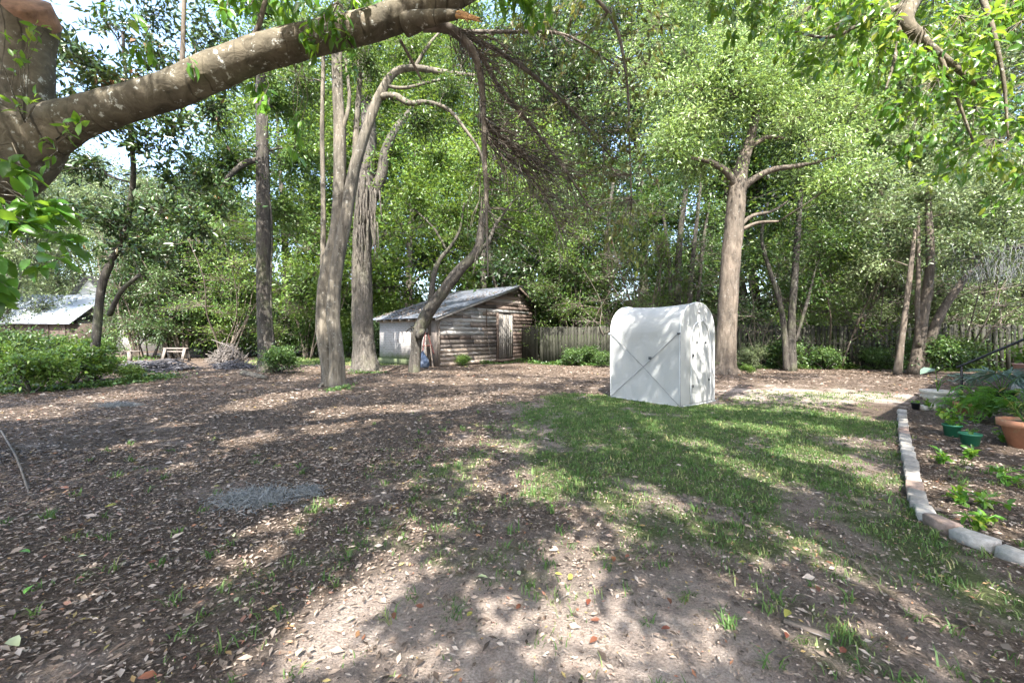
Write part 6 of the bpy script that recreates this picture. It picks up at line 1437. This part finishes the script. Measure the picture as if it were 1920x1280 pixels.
car = house(85, 33, 8.0, 6, 2.3, 2.2, 8, 'low outbuilding with a pale blue metal roof at the far left', M['plank_b'], M['blue_roof'], (), False)
for xx in np.linspace(-3.8, 3.8, 8): MB().box((xx, -3.06, 1.1), (0.16, 0.10, 2.2)).build('post', M['plank_b'], car)
house(1800, 27, 6.0, 6, 2.7, 1.4, 25, 'white building showing over the fence behind the leaning trunks', M['siding'], M['blue_roof'], (), False)
house(640, 43, 7.0, 6, 2.6, 1.8, 0, 'white building glimpsed between the slender and fluted trunks', M['siding'], M['shingle'], ((0, 1.5, 0.9, 1.2),), False)

# ------------------------------------------------------------------ sawhorse, brush, logs
b0 = AT(330, 677); M['old_board'] = wood_mat('old_board', (0.06, 0.052, 0.046), (0.20, 0.175, 0.155), 0)
sw = empty('sawhorse', (b0[0], b0[1], 0), R(-6), 'low wooden sawhorse bench on the grass at the left', 'bench')
MB().box((0, 0, 0.66), (1.35, 0.16, 0.09)).build('top_beam', M['old_board'], sw)
for s in (-1, 1):
    for u in (-1, 1):
        mb = MB(); x = s*0.56; mb.hexa([(x-0.07, u*0.24-.03, -0.03), (x+0.07, u*0.24-.03, -0.03), (x+0.07, u*0.24+.03, -0.03), (x-0.07, u*0.24+.03, -0.03), (x-0.07, u*0.07-.025, 0.64), (x+0.07, u*0.07-.025, 0.64), (x+0.07, u*0.07+.025, 0.64), (x-0.07, u*0.07+.025, 0.64)]); mb.build('leg', M['post_wood'], sw)
MB().box((0, 0.0, 0.50), (1.0, 0.05, 0.08)).build('stretcher', M['old_board'], sw)
b0 = AT(225, 680); sb = empty('sawhorse', (b0[0], b0[1], 0), R(4), 'dark plank resting on a single post, left of the sawhorse', 'bench')
MB().box((0, 0, 0.56), (1.9, 0.14, 0.05)).build('top_plank', M['old_board'], sb); MB().box((0.45, 0, 0.25), (0.14, 0.14, 0.56)).build('leg', M['post_wood'], sb); MB().box((-0.75, 0, 0.25), (0.12, 0.12, 0.56)).build('leg', M['post_wood'], sb)
M['dead_grey'] = bark_mat('dead_grey_wood', (0.07, 0.062, 0.06), (0.24, 0.22, 0.205), (5, 5, 5), 0.2, 0.006, 0.4); M['dead_blue'] = bark_mat('dead_dark_wood', (0.045, 0.045, 0.052), (0.15, 0.15, 0.165), (5, 5, 5), 0.2, 0.006, 0.4)
def brush(name, pos, n, r, h, sl, mat, label, flat=0.3, rad=0.014):
    rs = np.random.RandomState(int(pos[0]*100) % 997+5); mb = MB()
    for q in range(n):
        a = rs.uniform(0, 2*np.pi); rr = r*math.sqrt(rs.rand())*0.8; z = h*(1-(rr/r)**1.5)*rs.uniform(0.05, 1)
        c = np.array([math.cos(a)*rr, math.sin(a)*rr*0.7, z+0.02]); d = unit(rs.normal(0, 1, 3)*[1, 0.8, flat]); L = sl*rs.uniform(0.4, 1.2)
        k = rs.normal(0, 0.08*L, 3); A = c-d*L/2; B = c+d*L/2; A[2] = max(A[2], 0.015); B[2] = max(B[2], 0.015); m_ = c+k; m_[2] = max(m_[2], 0.02)
        p, rr_ = smooth_path([A, m_, B], [rad*rs.uniform(0.6, 1.5), rad*0.8, rad*0.3], 0.2); mb.tube(p, rr_, 5, rough=0.08, rng=rs)
    o = mb.build(name, mat, None, True, (pos[0], pos[1], float(gz(pos[0], pos[1]))-0.02))
    return tag(o, label, 'brush pile')
brush('brush_pile', AT(428, 684), 380, 0.75, 0.95, 0.8, M['dead_grey'], 'tall grey heap of cut sticks right of the sawhorse', 0.7)
brush('brush_pile', AT(440, 690), 90, 0.9, 0.25, 0.9, M['dead_blue'], 'low dark scatter of branches at the foot of the stick heap', 0.2, 0.02)
brush('brush_pile', AT(285, 695), 220, 1.35, 0.36, 1.3, M['dead_blue'], 'long low pile of dark branches before the sawhorse', 0.12, 0.024)
brush('brush_pile', AT(225, 664), 160, 0.9, 0.5, 0.7, M['dead_grey'], 'small grey brush heap behind the plank on the post', 0.5, 0.015)
def log(p0, p1, r, label, mat, mid=0.0):
    a = np.array([*p0[:2], r*0.8]); b = np.array([*p1[:2], r*0.6]); mb = MB(); rs = np.random.RandomState(3)
    m_ = (a+b)/2+[0, 0, mid]; p, rr = smooth_path([a, m_, b], [r, r*0.9, r*0.6], 0.15); mb.tube(p-a, rr, 12, rough=0.05, rng=rs)
    return tag(mb.build('log', mat, None, True, tuple(a)), label, 'log')
log(AT(352, 662), AT(405, 670), 0.16, 'fallen log running into the stick heap', M['dead_grey'], 0.25)
log(AT(270, 668), AT(335, 668), 0.13, 'fallen log lying behind the sawhorse', M['dead_grey'])
log(AT(455, 704), AT(500, 712), 0.10, 'short rotten log left of the slender trunk foot', M['bark_rough'])
for (x0, y0, y1, dx, lab) in ((432, 640, 650, 60, 'bare pale branch sticking up from the stick heap'),):
    pb = AT(x0, 686); mb = MB(); p, r = smooth_path([np.array([0, 0, 0.3]), np.array([0.1*np.sign(dx), 0, 0.75]), np.array([-dx/FPX*18*0.6, 0, 1.15])], [0.035, 0.03, 0.012], 0.15); mb.tube(p, r, 7)
    tag(mb.build('branch', M['dead_grey'], None, True, (pb[0], pb[1], 0.0)), lab, 'branch')

# ------------------------------------------------------------------ small things on the ground
M['moss_grey'] = plain('grey_moss', (0.19, 0.20, 0.20), 0.9, 0.35, 20)
def moss_clump(px, py, rx, ry, n, label, hz=0.05):
    rs = np.random.RandomState(px); c = AT(px, py); A = np.stack([rs.normal(0, rx*0.5, n), rs.normal(0, ry*0.5, n), rs.rand(n)*hz], 1)
    d = rs.normal(0, 1, (n, 3))*[1, 1, 0.5]; B = A+unit(d)*rs.uniform(0.03, 0.09, (n, 1)); B[:, 2] = np.maximum(B[:, 2], 0.003); Mi = (A+B)/2+rs.normal(0, 0.012, (n, 3)); Mi[:, 2] = np.maximum(Mi[:, 2], 0.003)
    V, F = twig_batch(A, Mi, B, 0.0022, 0.0012); o = MB().add(V, None, F).build('moss_clump', M['moss_grey'], None, False, tuple(c)); return tag(o, label, 'moss', 'fallen clumps of grey moss')
moss_clump(480, 935, 0.27, 0.17, 1500, 'large fallen clump of grey moss on the leaf litter'); moss_clump(575, 922, 0.10, 0.08, 300, 'small fallen tuft of grey moss right of the large clump'); moss_clump(222, 762, 0.30, 0.16, 1200, 'flat grey moss clump far left on the litter')
mb = MB(); pts = [AT(2, 808), AT(28, 860), AT(48, 910), AT(62, 950), AT(92, 1000)]; pts = [p+[0, 0, 0.015+0.03*math.sin(i*1.5)] for i, p in enumerate(pts)]; p, r = smooth_path(pts, [0.010, 0.009, 0.008, 0.006, 0.003], 0.08); mb.tube(p-pts[0], r, 6, rough=0.1, rng=np.random.RandomState(2))
tag(mb.build('twig', M['twig'], None, True, tuple(pts[0])), 'long bent bare twig lying on the litter at the left edge', 'twig')
wp = AT(1512, 1190); o = MB().box((0, 0, 0.012), (0.16, 0.026, 0.014)).build('wood_scrap', M['plank_d'], None, False, tuple(wp)); o.rotation_euler = (0, 0, R(-38)); tag(o, 'thin pale scrap of wood lying in the near grass', 'wood scrap')
# single fallen leaves that stand out
FCOL = {'yellow': (0.33, 0.31, 0.06), 'green': (0.12, 0.30, 0.03), 'orange': (0.15, 0.055, 0.028), 'pale': (0.42, 0.46, 0.25), 'red': (0.15, 0.045, 0.025)}
for k_, c_ in FCOL.items(): M['fallen_'+k_] = leaf_mat('fallen_'+k_, [(0, tuple(v*0.8 for v in c_)), (1, c_)], 0.2, c_, 0.45)
FALL = [(220, 945, 'yellow', 0.085, 'on the brown litter left of the moss clump'), (65, 1098, 'green', 0.10, 'lowest at the left, on the litter'), (35, 1038, 'green', 0.09, 'at the left edge beside the twig'), (18, 1200, 'pale', 0.11, 'in the bottom left corner'),
        (145, 1045, 'pale', 0.05, 'amid the litter at lower left'), (440, 1132, 'pale', 0.055, 'at the edge of the sunny soil, lower left'), (665, 1165, 'pale', 0.05, 'on sunny soil below the grass tufts, left of centre'), (875, 1165, 'yellow', 0.05, 'on the soil at bottom centre'),
        (555, 1240, 'pale', 0.06, 'at the bottom edge on sunlit soil'), (295, 1268, 'orange', 0.08, 'at the bottom edge, left'), (738, 1157, 'orange', 0.06, 'left of bottom centre'), (795, 1147, 'orange', 0.055, 'just right of its twin near bottom centre'),
        (812, 958, 'yellow', 0.06, 'in the middle of the yard'), (850, 960, 'pale', 0.055, 'just right of the yellow one in mid yard'), (895, 1085, 'pale', 0.07, 'in the shade below mid yard'), (975, 1083, 'pale', 0.06, 'right of the shaded pale one'),
        (1040, 1080, 'yellow', 0.05, 'beside the sunny patch right of centre'), (1065, 1092, 'yellow', 0.07, 'curled, lower right of the sunny patch'), (1150, 1050, 'orange', 0.07, 'in the sun right of centre'), (1180, 1048, 'orange', 0.05, 'rightmost of the sunny pair'),
        (1105, 1130, 'red', 0.06, 'below the curled yellow leaf'), (968, 1150, 'orange', 0.055, 'at bottom centre right'), (1252, 1130, 'orange', 0.06, 'in the shade at lower right'), (1125, 1170, 'orange', 0.055, 'beside the spiky grass tuft'),
        (1400, 1065, 'yellow', 0.06, 'in the thin grass at right'), (1560, 1065, 'orange', 0.04, 'right of the yellow leaf in thin grass'), (1120, 1205, 'orange', 0.06, 'on sunlit soil near the bottom'), (1258, 1188, 'red', 0.055, 'near the bottom right of centre'),
        (1530, 1110, 'orange', 0.07, 'long one in the near grass'), (1480, 1158, 'yellow', 0.08, 'by the wood scrap in the near grass'), (1575, 1240, 'red', 0.06, 'near the bottom edge at right'), (1475, 1200, 'red', 0.05, 'left of the wood scrap'),
        (400, 825, 'yellow', 0.07, 'far back on the litter'), (400, 912, 'yellow', 0.06, 'behind the moss clump'), (440, 1000, 'pale', 0.06, 'below the moss clump'), (295, 1050, 'orange', 0.06, 'on the litter left of the sunny soil'), (95, 1000, 'orange', 0.05, 'by the end of the twig'),
        (1035, 950, 'green', 0.05, 'beside the grass tuft in mid yard'), (650, 945, 'yellow', 0.05, 'right of the moss clump')]
rs = np.random.RandomState(99)
for px, py, colr, S, where in FALL:
    c = AT(px, py); a = rs.uniform(0, 2*np.pi); L = Leaves()
    L.add(np.array([[0, 0, 0.012]]), np.array([[math.cos(a), math.sin(a), 0.1]]), np.array([[rs.normal(0, .2), rs.normal(0, .2)-0.25, 1.0]]), S*0.8, S*0.38, rs.rand())
    tag(link('fallen_leaf', L.mesh('fallen_leaf', True, 0.16, 0.10), M['fallen_'+colr], None, tuple(c+[0, 0, 0.008])), f'{colr} fallen leaf {where}', 'leaf', 'single bright fallen leaves')
# hanging grey moss at the right edge
rs = np.random.RandomState(17); n = 420; A = PX(1865, 500, 12.5)+np.stack([rs.normal(0, 0.55, n), rs.normal(0, 0.5, n), rs.uniform(-0.3, 0.75, n)], 1); B = A+np.stack([rs.normal(0, 0.06, n), rs.normal(0, 0.06, n), -rs.uniform(0.15, 0.4, n)], 1)
V, F = twig_batch(A, (A+B)/2+rs.normal(0, 0.03, (n, 3)), B, 0.008, 0.003)
hb_ = PX(1865, 500, 12.5); branch = MB()
p, r = smooth_path([PX(2080, 440, 12.5), PX(1960, 455, 12.5), PX(1870, 470, 12.5), PX(1800, 490, 12.4)], [0.12, 0.09, 0.06, 0.02], 0.2); 
mt = empty('mossy_tree', (PX(2080, 440, 12.5)[0]+0.3, 12.5, 0), 0, 'tree at the right edge with grey moss hanging from its bough', 'tree'); off = np.array(mt.location)
branch.tube(p-off, r, 10, rough=0.05, rng=rs); p2, r2 = smooth_path([np.array([0, 0, -0.1]), np.array([0.05, 0, 1.5]), PX(2080, 440, 12.5)-off, np.array([0.2, 0.1, 6.5])], [0.26, 0.2, 0.17, 0.06], 0.25); branch.tube(p2, r2, 12, rough=0.04, rng=rs)
lvm = Leaves(); nodes = [(p[i]-off, r[i]) for i in range(len(p))]+[(p2[i], r2[i]) for i in range(len(p2)//2, len(p2))]
grow_crown(rs, nodes, [(PX(a, b_, 12.5)-off, (0.9, 0.8, 0.6)) for a, b_ in ((1880, 420), (1950, 380), (1820, 460), (1900, 330), (1990, 460), (1850, 360))], 70, 18, 0.12, 0.42, branch, lvm, 0.04, 0.006)
branch.build('trunk', M['bark_dark'], mt, True); link('crown', lvm.mesh('crown'), M['leaf_pale'], mt)
hm_ = MB().add(V-off, None, F).build('hanging_moss', M['moss_grey'], mt); hm_['label'] = 'grey strands of moss hanging from the bough'; hm_['kind'] = 'stuff'
